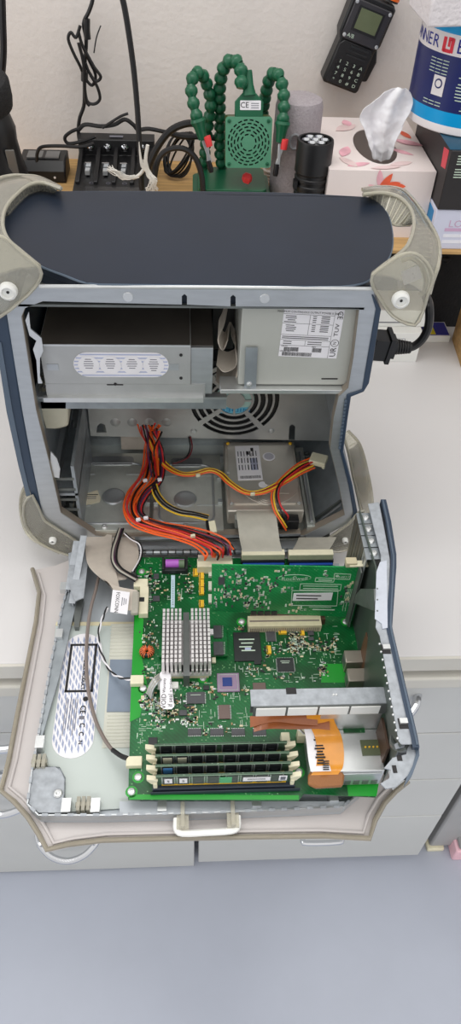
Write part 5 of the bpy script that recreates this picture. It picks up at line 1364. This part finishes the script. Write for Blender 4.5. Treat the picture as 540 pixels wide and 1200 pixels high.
# empty card slot and the graphics card
b = B(); a = PZ(290, 722, MZ+.012); c = PZ(377, 733, MZ+.012); b.box(a[0], c[0], c[1], a[1], MZ, MZ+.012, creamslot); b.box(a[0]+.002, c[0]-.002, (a[1]+c[1])/2-.001, (a[1]+c[1])/2+.001, MZ+.012, MZ+.0121, brownw)
for k in range(44): x = a[0]+.003+k*(c[0]-a[0]-.006)/43; b.box(x-.0004, x+.0004, c[1]-.0003, c[1], MZ+.001, MZ+.008, brownw)
b.build('card_slot', MB, .0005); occ(286, 716, 382, 740)
gy0 = -.1435
GC = [PY(*q, gy0) for q in ((248, 662), (421, 665), (418, 728), (410, 728), (406, 723), (248, 716))]
b = B(); b.prism(GC, 'y', gy0, gy0+.0016, pcb_card); GCo = b.build('graphics_card', PC)
b = B(); g = gy0-.0003
def gy(u, v): return PY(u, v, gy0)
def gbar(b, u0, v0, u1, v1, m, t=.0006, d=.0004): p, q = gy(u0, v0), gy(u1, v1); b.bar((p[0], gy0-d/2, p[1]), (q[0], gy0-d/2, q[1]), t, d, m, (0, 1, 0))
def gbox(b, u0, v0, u1, v1, m, d=.0008): p, q = gy(u0, v0), gy(u1, v1); b.box(min(p[0], q[0]), max(p[0], q[0]), gy0-d, gy0, min(p[1], q[1]), max(p[1], q[1]), m)
p = gy(345, 677)
b.prism([(p[0]+.0185*math.cos(a), p[1]+.0058*math.sin(a)) for a in [k*math.pi/16 for k in range(32)]], 'y', gy0-.0004, gy0, silk)
b.prism([(p[0]+.0180*math.cos(a), p[1]+.0053*math.sin(a)) for a in [k*math.pi/16 for k in range(32)]], 'y', gy0-.0005, gy0-.0004, pcb_card)
b.text('Rockwell', (p[0], gy0-.0006, p[1]-.001), (1, 0, 0), (0, 0, 1), .008, silk); b.text('A', (p[0], gy0-.0006, p[1]+.0025), (1, 0, 0), (0, 0, 1), .004, silk, 2)
def grect(b, u0, v0, u1, v1, m=silk): 
    gbar(b, u0, v0, u1, v0+.8, m); gbar(b, u0-1, v1-.8, u1-1.5, v1, m); gbar(b, u0, v0, u0-1, v1-.8, m); gbar(b, u1, v0+.8, u1-1.5, v1, m)
grect(b, 392, 672, 411, 679); grect(b, 370, 677, 392, 682); grect(b, 352, 684, 400, 692); grect(b, 342, 692, 396, 710)
b.text('N827', (gy(403, 676)[0], gy0-.0004, gy(403, 676)[1]), (1, 0, 0), (0, 0, 1), .0055, silk)
p = gy(395, 675); b.lathe([(.002, 0), (.002, .0003), (0, .0003)], (p[0], gy0, p[1]), silk, (0, -1, 0), 12)
for v in (686.5, 689.5): gbar(b, 355, v, 396, v+.6, silk, .0008)
gbar(b, 373, 679.5, 389, 680, silk, .0012); b.text('CE', (gy(355, 714)[0], gy0-.0004, gy(355, 714)[1]), (1, 0, 0), (0, 0, 1), .006, silk, 1.2); gbar(b, 366, 714, 392, 714.6, silk, .0016); gbar(b, 362, 711, 388, 711.6, silk, .0006)
b.build('card_printing', GCo)
b = B(); gbox(b, 344, 695, 388, 703, white, .0006)
for k, v in enumerate((697, 700.6)):
    gbar(b, 347, v, 376-4*k, v+.4, ink, .0011, .0014)
b.build('barcode_label', GCo)
b = B(); random.seed(11)
def gchip(u0, v0, u1, v1, m, d=.001): gbox(b, u0, v0, u1, v1, m, d)
gchip(256, 676, 263, 684, chipm2, .0015)
for u in (292, 305, 318, 300): pass
for k in range(4): gchip(294+k*8, 716, 300+k*8, 720, chipm, .0012)
clusters = [(289, 682, 12, 10, 26), (309, 692, 8, 6, 12), (315, 682, 10, 6, 20), (265, 685, 10, 14, 18), (300, 706, 18, 7, 30), (258, 700, 8, 10, 12), (268, 705, 10, 10, 14), (275, 672, 14, 6, 10), (410, 686, 6, 4, 6), (404, 700, 6, 10, 10), (380, 672, 5, 3, 5), (335, 690, 12, 6, 8), (345, 712, 12, 5, 8), (330, 670, 14, 4, 6), (285, 700, 8, 10, 12)]
for cu, cv, ru, rv, n_ in clusters:
    for k in range(n_):
        u, v = cu+random.uniform(-ru, ru), cv+random.uniform(-rv, rv); w, h_ = (1.4, .8) if random.random() < .5 else (.8, 1.3)
        gchip(u-w, v-h_, u+w, v+h_, random.choice((silk, steel_bright, creamslot, chipm2, ribm)), .0008)
for k in range(5): gbar(b, 406+k*1.6, 690, 403+k*1.6, 702, silk, .0004)
for k in range(3): gbar(b, 403+k*3.2, 706, 401+k*3.2, 716, silk, .0005)
ob = b.build('surface_components', GCo, kind='stuff')
b = B(); x_ = gy(421, 664)[0]; b.box(x_-.001, x_+.0008, gy0-.012, gy0+.003, MZ+.006, gy(421, 664)[1]+.004, steel_dark); b.box(x_-.012, x_+.012, gy0-.004, gy0+.004, gy(421, 664)[1]+.004, gy(421, 664)[1]+.006, cream); b.box(x_-.016, x_-.004, gy0-.003, gy0+.006, gy(421, 664)[1]+.002, gy(421, 664)[1]+.009, mat('tan_plastic', (190, 180, 150), .5)); b.build('card_bracket', GCo, .0003)
b = B(); p = gy(290, 716); q = gy(380, 726); b.box(p[0]+.004, q[0], gy0-.004, gy0+.005, MZ, MZ+.010, mat('brown_slot', (88, 66, 50), .5)); b.build('graphics_slot', MB)
b = B(); b.prism([PX(*q, .1885) for q in ((412, 705), (424, 690), (440, 690), (440, 716))], 'x', .187, .1885, steel_dark); b.build('bracket_fin', PC)
occ(244, 640, 425, 734)

# memory modules
dimz = .0345
def module_at(vf, label_white=False):
    pass
dimm = None
ends = [((178.5, 338.5), 872.5), ((180, 341), 884.5), ((181, 342), 896.5), ((181.5, 344), 908.5)]
pcb_dim = board_material('dark_green_module', (58, 84, 64), (68, 96, 74), (120, 140, 120), 300)
mtop = .060
for i, ((u0, u1), v) in enumerate(ends):
    p, q = PZ(u0, v, mtop), PZ(u1, v-2.5, mtop); y = (p[1]+q[1])/2; x0 = (p[0]+q[0])/2-.0667; x1 = x0+.13335
    tl = .007 if i == 3 else .005                       # modules lean slightly
    root = None
    b = B(); b.add([(x0, y, mtop), (x1, y, mtop), (x1, y-tl*0+.0, MZ+.008), (x0, y, MZ+.008), (x0, y+.0013, mtop), (x1, y+.0013, mtop), (x1, y+.0013, MZ+.008), (x0, y+.0013, MZ+.008)],
          [(0, 1, 2, 3), (7, 6, 5, 4), (0, 4, 5, 1), (2, 6, 7, 3), (1, 5, 6, 2), (0, 3, 7, 4)], pcb_dim)
    root = b.build('memory_module', PC)
    sb_ = B(); sb_.box(x0-.004, x1+.004, y-.004, y+.005, MZ, MZ+.0085, mat('dark_slate_slot', (44, 52, 64), .45)); sb_.build('memory_socket', MB, .0005)
    for k in range(8):
        cx = x0+.012+k*.0146+(0.004 if k > 3 else 0); 
        cm = chipm if i < 3 else mat('dark_module_chip', (78, 84, 80), .45)
        cb_ = B(); cb_.box(cx-.0055, cx+.0055, y-.0012, y, MZ+.0125, mtop-.003, cm)
        cb_.box(cx-.0068, cx-.0055, y-.0006, y, MZ+.013, mtop-.0035, steel_bright); cb_.box(cx+.0055, cx+.0068, y-.0006, y, MZ+.013, mtop-.0035, steel_bright)
        cb_.box(cx-.003, cx+.0028, y-.0013, y-.0012, MZ+.018, MZ+.0186, greyink); cb_.build('memory_chip', root)
    l = B(); l.bar((x0, y-.0004, mtop-.0008), (x1, y-.0004, mtop-.0008), .0004, .0007, mat('module_edge_green', (120, 146, 124), .5), (0, 1, 0)); l.bar((x0+.005, y-.0005, MZ+.0105), (x1-.005, y-.0005, MZ+.0105), .0004, .0012, gold, (0, 1, 0)); l.build('module_edge', root)
    if i == 3:
        l = B(); l.box(x0+.085, x0+.112, y-.0018, y-.0014, MZ+.017, MZ+.0245, white)
        for k in range(20): l.box(x0+.0895+k*.0009, x0+.0895+k*.0009+.0004, y-.0019, y-.0018, MZ+.0195, MZ+.0225, ink)
        l.box(x1-.013, x1-.005, y-.0018, y-.0014, MZ+.0165, MZ+.0265, white); l.box(x1-.0115, x1-.0065, y-.0019, y-.0018, MZ+.018, MZ+.025, greyink)
        for sx_ in (.012, .0266): l.box(x0+sx_-.0038, x0+sx_+.0038, y-.0018, y-.0014, MZ+.0165, MZ+.0255, white); l.text('5', (x0+sx_, y-.0019, MZ+.021), (1, 0, 0), (0, 0, 1), .006, ink)
        l.box(x0+.062, x0+.074, y-.0018, y-.0012, MZ+.014, MZ+.026, mat('light_green_chip', (90, 170, 120), .4)); l.build('module_label', root)
    if i in (1, 2):
        l = B(); cc = mat('beige_sticker', (206, 202, 180), .5) if i == 1 else mat('blue_sticker', (70, 130, 190), .5)
        l.box(x0+.0075, x0+.0165, y-.0018, y-.0013, MZ+.0155, MZ+.026, cc)
        if i == 1: l.box(x0+.022, x0+.031, y-.0018, y-.0013, MZ+.0155, MZ+.026, cc)
        l.build('module_label', root)
    for sx_, xx in ((-1, x0), (1, x1)):
        l = B(); l.box(xx+sx_*.001-.002, xx+sx_*.001+.002, y-.003, y+.004, MZ+.006, MZ+.018, cream)
        l.prism([(xx, MZ+.014), (xx+sx_*.005, MZ+.016), (xx+sx_*.009, MZ+.024), (xx+sx_*.009, MZ+.027), (xx+sx_*.002, MZ+.025), (xx-sx_*.002, MZ+.023)], 'y', y-.002, y+.003, cream)
        l.build('memory_latch', MB, .0006)
occ(168, 862, 360, 932)
b = B(); a = PZ(176, 929, MZ+.006); c = PZ(352, 923, MZ+.006)
b.box(a[0], c[0], a[1], c[1], MZ, MZ+.006, mat('dark_slate_slot', (44, 52, 64), .45)); b.build('memory_base', MB, .0005)

# wireless card cage over the sockets
cz = .118
a = PZ(293, 810, cz); c = PZ(450, 808, cz)
x0, x1, y1 = a[0], c[0]+.003, a[1]; y0 = PZ(370, 826, cz)[1]
b = B(); b.box(x0, x1, y0, y1+.002, cz-.0012, cz, zinc); CG = b.build('card_cage', PC, .0005)
b = B(); b.box(x0+.002, x1-.002, y0-.001, y0, cz-.018, cz, steel_dark); 
w = (x1-x0-.02)/4
for k in range(4): b.box(x0+.005+k*(w+.002), x0+.005+k*(w+.002)+w, y0-.0022, y0-.001, cz-.016, cz-.002, whitep)
b.build('cage_front', CG, .0004)
b = B(); b.box(x0+.035, x0+.045, y0+.012, y0+.019, cz-.001, cz+.0004, ink)
for k in (0.6, .62): b.lathe([(.0016, 0), (.001, .0012), (0, .0012)], (x0+(x1-x0)*k, y1-.006, cz), steel_bright, n=10)
b.build('cage_details', CG)
xr0 = PZ(372, 840, .07)[0]
b = B(); b.box(xr0, x1-.002, y0+.004, y0+.006, .060, cz-.002, steel_bright); b.box(x0, xr0, y0+.004, y0+.0055, cz-.02, cz-.002, steel_dark); b.build('cage_side_sheet', CG)
# metal box under the cage
a = PZ(362, 905, .060); c = PZ(446, 902, .060)
b = B(); b.box(a[0]+.003, .192, a[1], y0+.004, MZ, .060, steel_bright); SBx = b.build('shield_box', PC, .001)
b = B(); b.box(a[0]+.004, .190, a[1]-.0015, a[1]-.0003, MZ+.002, .056, steel)
for k in range(6): b.box(a[0]+.02+k*.009, a[0]+.026+k*.009, a[1]-.0022, a[1]-.0015, MZ+.004, MZ+.012, steel_dark)
b.build('box_front', SBx)
b = B(); p = PZ(437, 876, .061); b.box(p[0]-.012, p[0]+.010, p[1]-.008, p[1]+.008, .060, .062, mat('olive_socket', (84, 92, 66), .5)); 
for k in range(5): b.lathe([(.001, 0), (.001, .001), (0, .001)], (p[0]-.008+k*.004, p[1], .062), gold, n=8)
p = PZ(418, 855, .061); b.box(p[0]-.014, p[0]+.008, p[1]-.003, p[1]+.003, .060, .0615, pcb); b.build('box_window', SBx)
b = B(); b.box(.190, .1925, -.335, y0, MZ, .09, mat('brown_bracket', (86, 66, 54), .5, .3)); b.build('side_bracket', PC)
# sockets on the rear wall
for (u0, v0, u1, v1, h_) in ((403, 762, 424, 776, .020), (406, 783, 430, 798, .020)):
    b = B(); a, c = bx_px(b, u0, v0, u1+6, v1, h_, mat('warm_steel', (170, 162, 150), .35, .7)); o = b.build('port_housing', MB, .0008)
    s = B(); s.box(a[0]-.0004, a[0], c[1]+.002, a[1]-.002, MZ+.004, MZ+h_-.003, steel_dark); s.build('housing_side', o); occ(u0-6, v0-3, u1+8, v1+10)
b = B(); b.box(.1935, .1945, PZ(425, 800, .07)[1]-.01, PZ(425, 750, .07)[1], MZ, .085, mat('brown_insulator', (96, 66, 46), .5)); b.build('socket_insulator', PC)
occ(290, 800, 460, 940); occ(395, 735, 440, 800)
# amber flexible circuits
amb = clear('amber_film', (228, 140, 30), .62, (206, 126, 22), .15)
def fl(pts): return [PV(u, v, 2, z_) for u, v, z_ in pts]
b = B(); b.ribbon(fl([(374, 831, .095), (376, 845, .08), (384, 862, .068), (387, 880, .064), (386, 898, .062), (380, 908, .058)]), [(.027, 0, 0), (.027, 0, 0)], .0004, kapton); F1 = b.build('flex_circuit', PC)
b = B(); b.ribbon(fl([(366, 833, .09), (366, 846, .074), (370, 866, .0645), (373, 890, .0625), (376, 904, .062)]), [(.02, -.002, 0), (.02, 0, 0)], .0003, white); b.build('flex_stiffener', F1)
b = B()
for k in range(14):
    v = 850+k*3.4; p = PV(371.5+k*.35, v, 2, .0665-.0002*k); b.obox(p, (.0030+.001*(k % 3), 0, 0), (0, .0008, 0), (0, 0, .0002), ink)
for k in range(5): p = PV(382, 892+k*2.4, 2, .066); b.obox(p, (.003, 0, 0), (0, .0006, 0), (0, 0, .0002), ink)
b.build('flex_printing', F1)
b = B(); b.ribbon(fl([(297, 848, .07), (315, 845, .078), (345, 846, .078), (370, 846, .078), (386, 848, .079)]), [(0, .016, .004), (0, .012, .004)], .0005, kapton2)
b.ribbon(fl([(293, 846, .072), (320, 840, .082), (350, 843, .083), (372, 845, .081)]), [(0, .010, .004), (0, .008, .004)], .0005, kapton2); b.build('flex_circuit', PC)
b = B(); pz = .058; b.prism([PZ(*q, pz) for q in ((366, 900), (378, 898), (398, 900), (404, 908), (402, 920), (370, 922), (361, 918), (361, 908))], 'z', pz-.006, pz, clear('brown_film_end', (186, 130, 80), .7, (176, 118, 70), .12)); b.build('flex_end_loop', PC, .002)
b = B(); p = PZ(335, 862, MZ+.012); b.box(p[0]-.005, p[0]+.004, p[1]-.012, p[1]+.004, MZ, MZ+.012, cream); b.box(p[0]+.012, p[0]+.02, p[1]-.003, p[1]+.006, MZ, MZ+.016, cream); b.build('lamp_socket', MB, .0006)
b = B()
for k, m_ in enumerate((whitep, brownw, cream)): b.tube(path((336+k*2, 853, .045), (342+k*2, 849, .055), (350+k*2, 855, .055), (356+k*2, 860, .05)), .0009, m_, 6)
b.build('lamp_wire', PC)
# printed and small surface components on the board
def free(u, v):
    return not any(a <= u <= c and b_ <= v <= d for a, b_, c, d in occupied)
random.seed(21)
b = B(); n_ = 0
palette = [(silk, 3), (steel_bright, 3), (creamslot, 3), (chipm, 3), (chipm2, 1), (mat('tan_component', (170, 140, 100), .5), 3)]
pl_ = [m for m, w in palette for _ in range(w)]
cl = [(random.uniform(160, 410), random.uniform(660, 862), random.uniform(5, 22), random.uniform(4, 14)) for _ in range(70)]
cl += [(350, 752, 14, 10), (366, 754, 10, 10), (345, 742, 10, 5), (178, 690, 8, 14), (176, 676, 8, 8), (222, 690, 6, 12), (262, 722, 8, 6), (250, 812, 20, 8), (205, 845, 40, 6), (185, 840, 10, 14), (170, 790, 10, 12), (330, 760, 14, 8), (300, 785, 14, 8)]
while n_ < 900:
    c = random.choice(cl); u = random.gauss(c[0], c[2]*.5); v = random.gauss(c[1], c[3]*.5)
    if not (158 < u < 440 and 657 < v < 930) or not free(u, v): continue
    w, h_ = random.choice(((.0013, .0007), (.0007, .0013), (.0010, .0005), (.0005, .0010), (.0018, .0010)))
    p = PZ(u, v, MZ); m = random.choice(pl_); b.box(p[0]-w, p[0]+w, p[1]-h_, p[1]+h_, MZ, MZ+.0009, m); n_ += 1
b.build('surface_components', MB, kind='stuff')
b = B(); n_ = 0
while n_ < 260:
    u = random.uniform(160, 410); v = random.uniform(660, 925)
    if not free(u, v): continue
    p = PZ(u, v, MZ); L_ = random.uniform(.002, .009); t_ = .00022
    if random.random() < .5: b.box(p[0], p[0]+L_, p[1]-t_, p[1]+t_, MZ, MZ+.00015, silk)
    else: b.box(p[0]-t_, p[0]+t_, p[1], p[1]+L_, MZ, MZ+.00015, silk)
    n_ += 1
b.build('silkscreen_lines', MB, kind='stuff')
for t_, u, v in (('P2', 183, 657), ('R13', 355, 755)): pass
# void seal
b = B(); pts = [PZ(*q, MZ+.013) for q in ((187, 789), (190, 786), (196, 786), (200, 790), (204, 828), (201, 831), (191, 831), (188, 828))]
b.prism(pts, 'z', MZ+.0126, MZ+.013, white); c_ = PZ(196, 812, MZ+.013)
X = Vector((PZ(197, 790, MZ+.013)[0]-PZ(196, 830, MZ+.013)[0], PZ(197, 790, MZ+.013)[1]-PZ(196, 830, MZ+.013)[1], 0)).normalized(); Y = Vector((-X.y, X.x, 0))
b.text('VOID', Vector((*c_, MZ+.0131))+X*(-.010)+Y*.0035, X, Y, .0075, ink); b.text('if seal', Vector((*c_, MZ+.0131))+X*(-.009)-Y*.0035, X, Y, .0068, ink)
b.text('Warranty', Vector((*c_, MZ+.0131))+X*.009+Y*.0035, X, Y, .0045, ink); b.text('is broken', Vector((*c_, MZ+.0131))+X*.009-Y*.0035, X, Y, .0045, ink)
b.build('warranty_seal', MB)
b = B()
for k in range(6): b.tube(path((186+k*.8, 790+k*1.2, .042), (180+k*.8, 795+k*1.2, .045), (175+k*.8, 803+k*1.2, .040), (172+k*1.0, 812+k*1.4, .033)), .0008, steel if k % 2 else grey_ribbon, 6)
b.build('seal_wire', MB)

# ------------------------------------------------------------------ wiring
def wires(name, pts, ms, r, spread, seed=1, par=PC, n=6):
    random.seed(seed); b = B(); P3 = path(*pts); N = len(ms)
    offs = [(random.uniform(-1, 1), random.uniform(-.5, 1)) for _ in ms]
    for i, m in enumerate(ms):
        o = []
        for k, p in enumerate(P3):
            t = (P3[min(k+1, len(P3)-1)]-P3[max(k-1, 0)]).normalized(); sd_ = t.cross(Vector((0, 0, 1))).normalized()
            sp = spread[k] if isinstance(spread, list) else spread
            o.append(p+sd_*((i-(N-1)/2)/max(1, N-1)*2*sp+random.uniform(-.15, .15)*sp)+Vector((0, 0, offs[i][1]*min(sp, .006)*.8)))
        b.tube(o, r, m, n)
    return b.build(name, par)
main = [(178, 500, .12), (177, 520, .075), (175, 545, .056), (170, 562, .055), (158, 578, .055), (153, 595, .055), (160, 610, .055), (180, 619, .055), (205, 625, .055), (232, 632, .056), (252, 642, .062), (255, 652, .056)]
sp = [.010, .009, .008, .009, .010, .010, .009, .009, .010, .012, .016, .019]
wires('power_wire_bundle', main, [orange, black, orange, orange, blackrub, orange, orange, red, orange, orange], .0013, sp, 2)
m2 = [(184, 505, .12), (186, 525, .078), (188, 550, .060), (184, 564, .060), (170, 578, .060), (161, 594, .060), (167, 607, .060), (190, 616, .060), (215, 622, .061), (242, 632, .062), (262, 642, .066), (264, 652, .056)]
wires('power_wire_bundle', m2, [blackrub, red, purplew, blackrub, red, orange, blackrub], .0013, [.006]*8+[.007, .010, .013, .012], 4)
m3 = [(170, 505, .12), (174, 520, .08), (180, 545, .064)]
wires('power_wire_bundle', [(166, 500, .13), (170, 515, .09), (178, 532, .07), (182, 560, .06)], [orange, red, blackrub, purplew], .0012, .005, 6)
wires('drive_power_lead', [(176, 515, .085), (184, 533, .068), (196, 547, .062), (212, 555, .066), (228, 555, .07), (245, 551, .072), (258, 555, .072), (270, 566, .072), (288, 577, .072), (308, 576, .073), (330, 565, .074), (350, 552, .078), (366, 545, .082)], [yellow, blackrub, red, yellow, orange], .0013, [.004]*10+[.005, .006, .006], 7)
wires('drive_power_lead', [(366, 540, .084), (352, 546, .08), (338, 556, .076), (327, 567, .074), (322, 580, .072), (325, 596, .066), (333, 610, .055), (336, 616, .046)], [red, blackrub, yellow, orange], .0012, [.006, .006, .005, .004, .004, .005, .006, .007], 8)
wires('spare_power_lead', [(180, 568, .062), (184, 580, .058), (194, 592, .054), (210, 600, .053), (228, 603, .053), (244, 607, .052)], [yellow, blackrub, blackrub, yellow], .0012, .004, 9)
wires('speaker_lead', [(222, 512, .07), (224, 524, .055), (220, 535, .05), (210, 541, .048), (202, 543, .048)], [mat('dark_red_wire', (104, 26, 34), .5), blackrub], .0012, .0012, 3)
for (u, v, z_, mm) in ((170, 563, .064, white), (187, 562, .068, white), (232, 557, .075, cream), (162, 609, .064, white), (171, 607, .066, white), (226, 628, .066, cream), (296, 579, .078, cream)):
    p = PV(u, v, 2, z_); b = B(); b.obox(p, (.0028, .0006, 0), (-.0004, .0016, 0), (0, 0, .0022), mm); b.build('cable_tie', PC, .0006)
b = B(); p = PV(373, 539, 2, .086); b.obox(p, Vector((.0105, -.004, 0)), Vector((.0035, .0085, 0)), Vector((0, 0, .004)), cream); b.obox(p+Vector((.006, -.010, -.002)), Vector((.002, -.001, 0)), Vector((.001, .003, 0)), Vector((0, 0, .003)), cream); b.build('spare_power_plug', PC, .001)
b = B(); p = PV(249, 619, 2, .054); b.obox(p, Vector((.0045, .001, 0)), Vector((-.001, .010, 0)), Vector((0, 0, .004)), cream); b.obox(p+Vector((-.006, .001, 0)), Vector((.002, .0, 0)), Vector((-.001, .010, 0)), Vector((0, 0, .004)), blackrub); b.build('spare_power_plug', PC, .001)
b = B(); b.box(-.12, .0, .17, .19, .06, .10, steel_dark); b.build('rear_dark_bracket', PC)  # dark steel block behind the fan plate
b = B(); b.ribbon([Vector((-.075, .185, .11)), Vector((-.07, .175, .07)), Vector((-.072, .168, .03))], [(.06, 0, 0), (.05, 0, 0)], .001, beige_ribbon); b.build('rear_ribbon_cable', PC)
b = B(); b.tube([PV(*q[:2], 1, q[2]) for q in ((100, 478, .17), (108, 474, .17), (118, 471, .16), (112, 480, .17))], .0016, blackrub, 6); b.tube([PV(*q[:2], 1, q[2]) for q in ((108, 470, .17), (118, 474, .16), (122, 478, .16))], .0012, orange, 6)
b.tube([PV(*q[:2], 1, q[2]) for q in ((180, 476, .16), (188, 471, .15), (198, 468, .16))], .0024, orange, 6); b.build('rear_wires', PC)
# hard drive ribbon
b = B(); b.ribbon([PV(300, 597, 2, .053), PV(300, 603, 2, .060), PV(302, 616, 2, .058), PV(304, 632, 2, .052), PV(307, 645, 2, .050), PV(308, 652, 2, .046)], [(.052, 0, 0), (.050, 0, 0)], .0011, grey_ribbon); b.build('drive_ribbon_cable', PC)
b = B(); b.ribbon([PV(372, 630, 2, .03), PV(368, 638, 2, .036), PV(364, 645, 2, .046), PV(364, 650, 2, .048)], [(.05, .0, 0), (.045, 0, 0)], .0011, grey_ribbon); b.build('drive_ribbon_cable', PC)
# ribbon cables to the left socket
b = B(); b.ribbon([PV(118, 620, 2, .022), PV(116, 634, 2, .026), PV(116, 652, 2, .034), PV(121, 670, 2, .042), PV(132, 690, 2, .046), PV(142, 701, 2, .046), PV(160, 703, 2, .046)], [(.032, -.002, 0), (.033, -.003, 0), (.034, -.006, 0), (.034, -.014, 0), (.022, -.026, 0), (.008, -.034, 0), (0, -.028, 0)], .0014, beige_ribbon)
b.build('board_ribbon_cable', PC)
b = B(); b.ribbon([PV(142, 620, 2, .020), PV(145, 634, 2, .024), PV(147, 650, 2, .028), PV(145, 664, 2, .034), PV(138, 680, 2, .04)], [(.028, 0, 0), (.030, .002, 0), (.034, .004, 0), (.030, .004, 0), (.02, .004, 0)], .0014, beige_ribbon)
b.build('board_ribbon_cable', PC)
wires('front_panel_wires', [(142, 620, .032), (138, 632, .036), (134, 645, .04), (134, 658, .045), (140, 668, .045), (150, 674, .044), (160, 680, .042)], [blackrub, brownw, purplew, grey_ribbon, blackrub], .0014, .003, 12)
wires('twisted_pair', [(146, 625, .034), (154, 632, .036), (163, 637, .038), (166, 645, .036), (164, 656, .038), (156, 670, .044)], [blackrub, white], .0008, .0009, 13)
b = B(); b.box(*[PZ(154, 692, .05)[0], PZ(163, 692, .05)[0]], PZ(160, 716, .05)[1], PZ(160, 690, .05)[1], .040, .047, grey_ribbon); b.build('ribbon_plug', PC, .002)
b = B(); q4 = [PZ(*q, .055) for q in ((132, 691), (152, 694), (149, 720), (129, 717))]
b.prism(q4, 'z', .0545, .055, white); c_ = PZ(137, 706, .055); X = Vector((q4[0][0]-q4[3][0], q4[0][1]-q4[3][1], 0)).normalized(); Y = Vector((-X.y, X.x, 0))
b.text('FOXCONN', Vector((*c_, .0551)), -X, -Y, .0062, ink, .95)
for k in range(3): p = Vector((*PZ(143+k*2.3, 705, .055), .0551)); b.obox(p, X*(.006-.001*k), Y*.0004, (0, 0, .00005), greyink)
b.build('ribbon_label', PC)
def twist(name, pts, r, off, par=PC):
    P3 = smoothline(path(*pts), 10); b = B(); L_ = 0; A_, B_ = [], []
    for i, p in enumerate(P3):
        if i: L_ += (p-P3[i-1]).length
        t = (P3[min(i+1, len(P3)-1)]-P3[max(i-1, 0)]).normalized(); s_ = t.cross(Vector((0, 0, 1))).normalized(); u_ = s_.cross(t); a = L_/.030*2*math.pi
        d = (s_*math.cos(a)+u_*math.sin(a))*off; A_.append(p+d); B_.append(p-d)
    b.tube(A_, r, blackrub, 6, smooth=0); b.tube(B_, r, white, 6, smooth=0); return b.build(name, par)
twist('twisted_pair', [(126, 712, .04), (119, 728, .02), (115, 745, .012), (118, 762, .012), (124, 778, .012), (133, 790, .016), (144, 795, .028), (155, 796, .036)], .0010, .0010)
b = B(); b.tube(path((124, 655, .022), (116, 675, .022), (112, 692, .022), (107, 710, .020), (103, 735, .014), (101, 770, .012), (103, 805, .012), (110, 838, .012), (120, 862, .014), (133, 880, .022), (150, 889, .034)), .0021, brownw, 8); b.tube(path((132, 879, .023), (142, 886, .030), (150, 889, .036)), .0026, blackrub, 8); b.build('microphone_cable', PC)
# power cord plugged into the back of the supply
b = B(); pw_y = .10
P = lambda u, v, dy=0: PV(u, v, 1, pw_y+dy)
p0 = P(436, 404); p1 = P(452, 405); b.bar(p0, p1, .028, .026, black, (0, 1, 0)); b.bar(p1, P(457, 405.5), .034, .030, black, (0, 1, 0))
b.bar(P(457, 405.5), P(462, 406), .022, .022, black, (0, 1, 0))
for k in range(6): q = P(463+k*3, 406.4+k*.15); b.lathe([(.0095-.0004*k, 0), (.0095-.0004*k, .0022), (.007, .0022), (.007, .003)], q, black, (1, 0, -.02), 14)
b.tube([P(462, 406.5), P(474, 407), P(484, 406), P(495, 397), P(502, 382), P(503, 362), P(500, 350, .02), P(490, 330, .08), P(470, 320, .16), P(470, 340, .22)], .0052, blackrub, 10)
tag(b.build('power_cord', bevel=.001), 'black mains cord with a ribbed plug in the rear of the computer', 'power cord')

# ------------------------------------------------------------------ every repeated small part becomes an object of its own
def separate(o, name, gap=.001):
    me = o.data; n = len(me.vertices); par = list(range(n))
    def find(a):
        while par[a] != a: par[a] = par[par[a]]; a = par[a]
        return a
    for e in me.edges:
        a, c = find(e.vertices[0]), find(e.vertices[1])
        if a != c: par[a] = c
    isl = {}
    for i in range(n): isl.setdefault(find(i), []).append(i)
    keys = list(isl); bb = []
    for k in keys:
        q = [me.vertices[i].co for i in isl[k]]
        bb.append([min(p[j] for p in q)-gap for j in range(3)]+[max(p[j] for p in q)+gap for j in range(3)])
    cl = list(range(len(keys)))
    def f2(a):
        while cl[a] != a: a = cl[a]
        return a
    for i in range(len(keys)):
        for j in range(i):
            if all(bb[i][k] <= bb[j][k+3] and bb[j][k] <= bb[i][k+3] for k in range(3)):
                a, c = f2(i), f2(j)
                if a != c: cl[a] = c
    grp = {k: f2(i) for i, k in enumerate(keys)}
    vg = [grp[find(i)] for i in range(n)]
    sets = {}
    for p in me.polygons: sets.setdefault(vg[p.vertices[0]], []).append(p)
    for g, polys in sets.items():
        vm = {}; vs = []; fs = []
        for p in polys:
            for v in p.vertices:
                if v not in vm: vm[v] = len(vs); vs.append(tuple(me.vertices[v].co))
            fs.append(tuple(vm[v] for v in p.vertices))
        q = B(); q.v = vs; q.f = fs; q.m = [p.material_index for p in polys]; q.mats = list(me.materials)
        q.build(name, o.parent)
    bpy.data.objects.remove(o)
NAMES = {'bright_copper_area': 'copper_area', 'clear_clips': 'clear_clip', 'corner_channel': 'corner_channel', 'corner_screws': 'corner_screw', 'cover_screws': 'cover_screw',
         'drive_stickers': 'drive_sticker', 'fan_screws': 'fan_screw', 'frame_rivets': 'frame_rivet', 'latch_spring': 'latch_spring', 'latch_arm': 'latch_arm', 'cage_details': 'cage_detail', 'lock_tabs': 'lock_tab',
         'module_label': 'module_label', 'plate_screws': 'plate_screw', 'rear_wires': 'rear_wire', 'rubber_feet': 'rubber_foot', 'tray_clips': 'tray_clip', 'tray_screws': 'tray_screw'}
for o in [x for x in bpy.data.objects if x.type == 'MESH' and x.name.split('.')[0] in NAMES]:
    separate(o, NAMES[o.name.split('.')[0]])
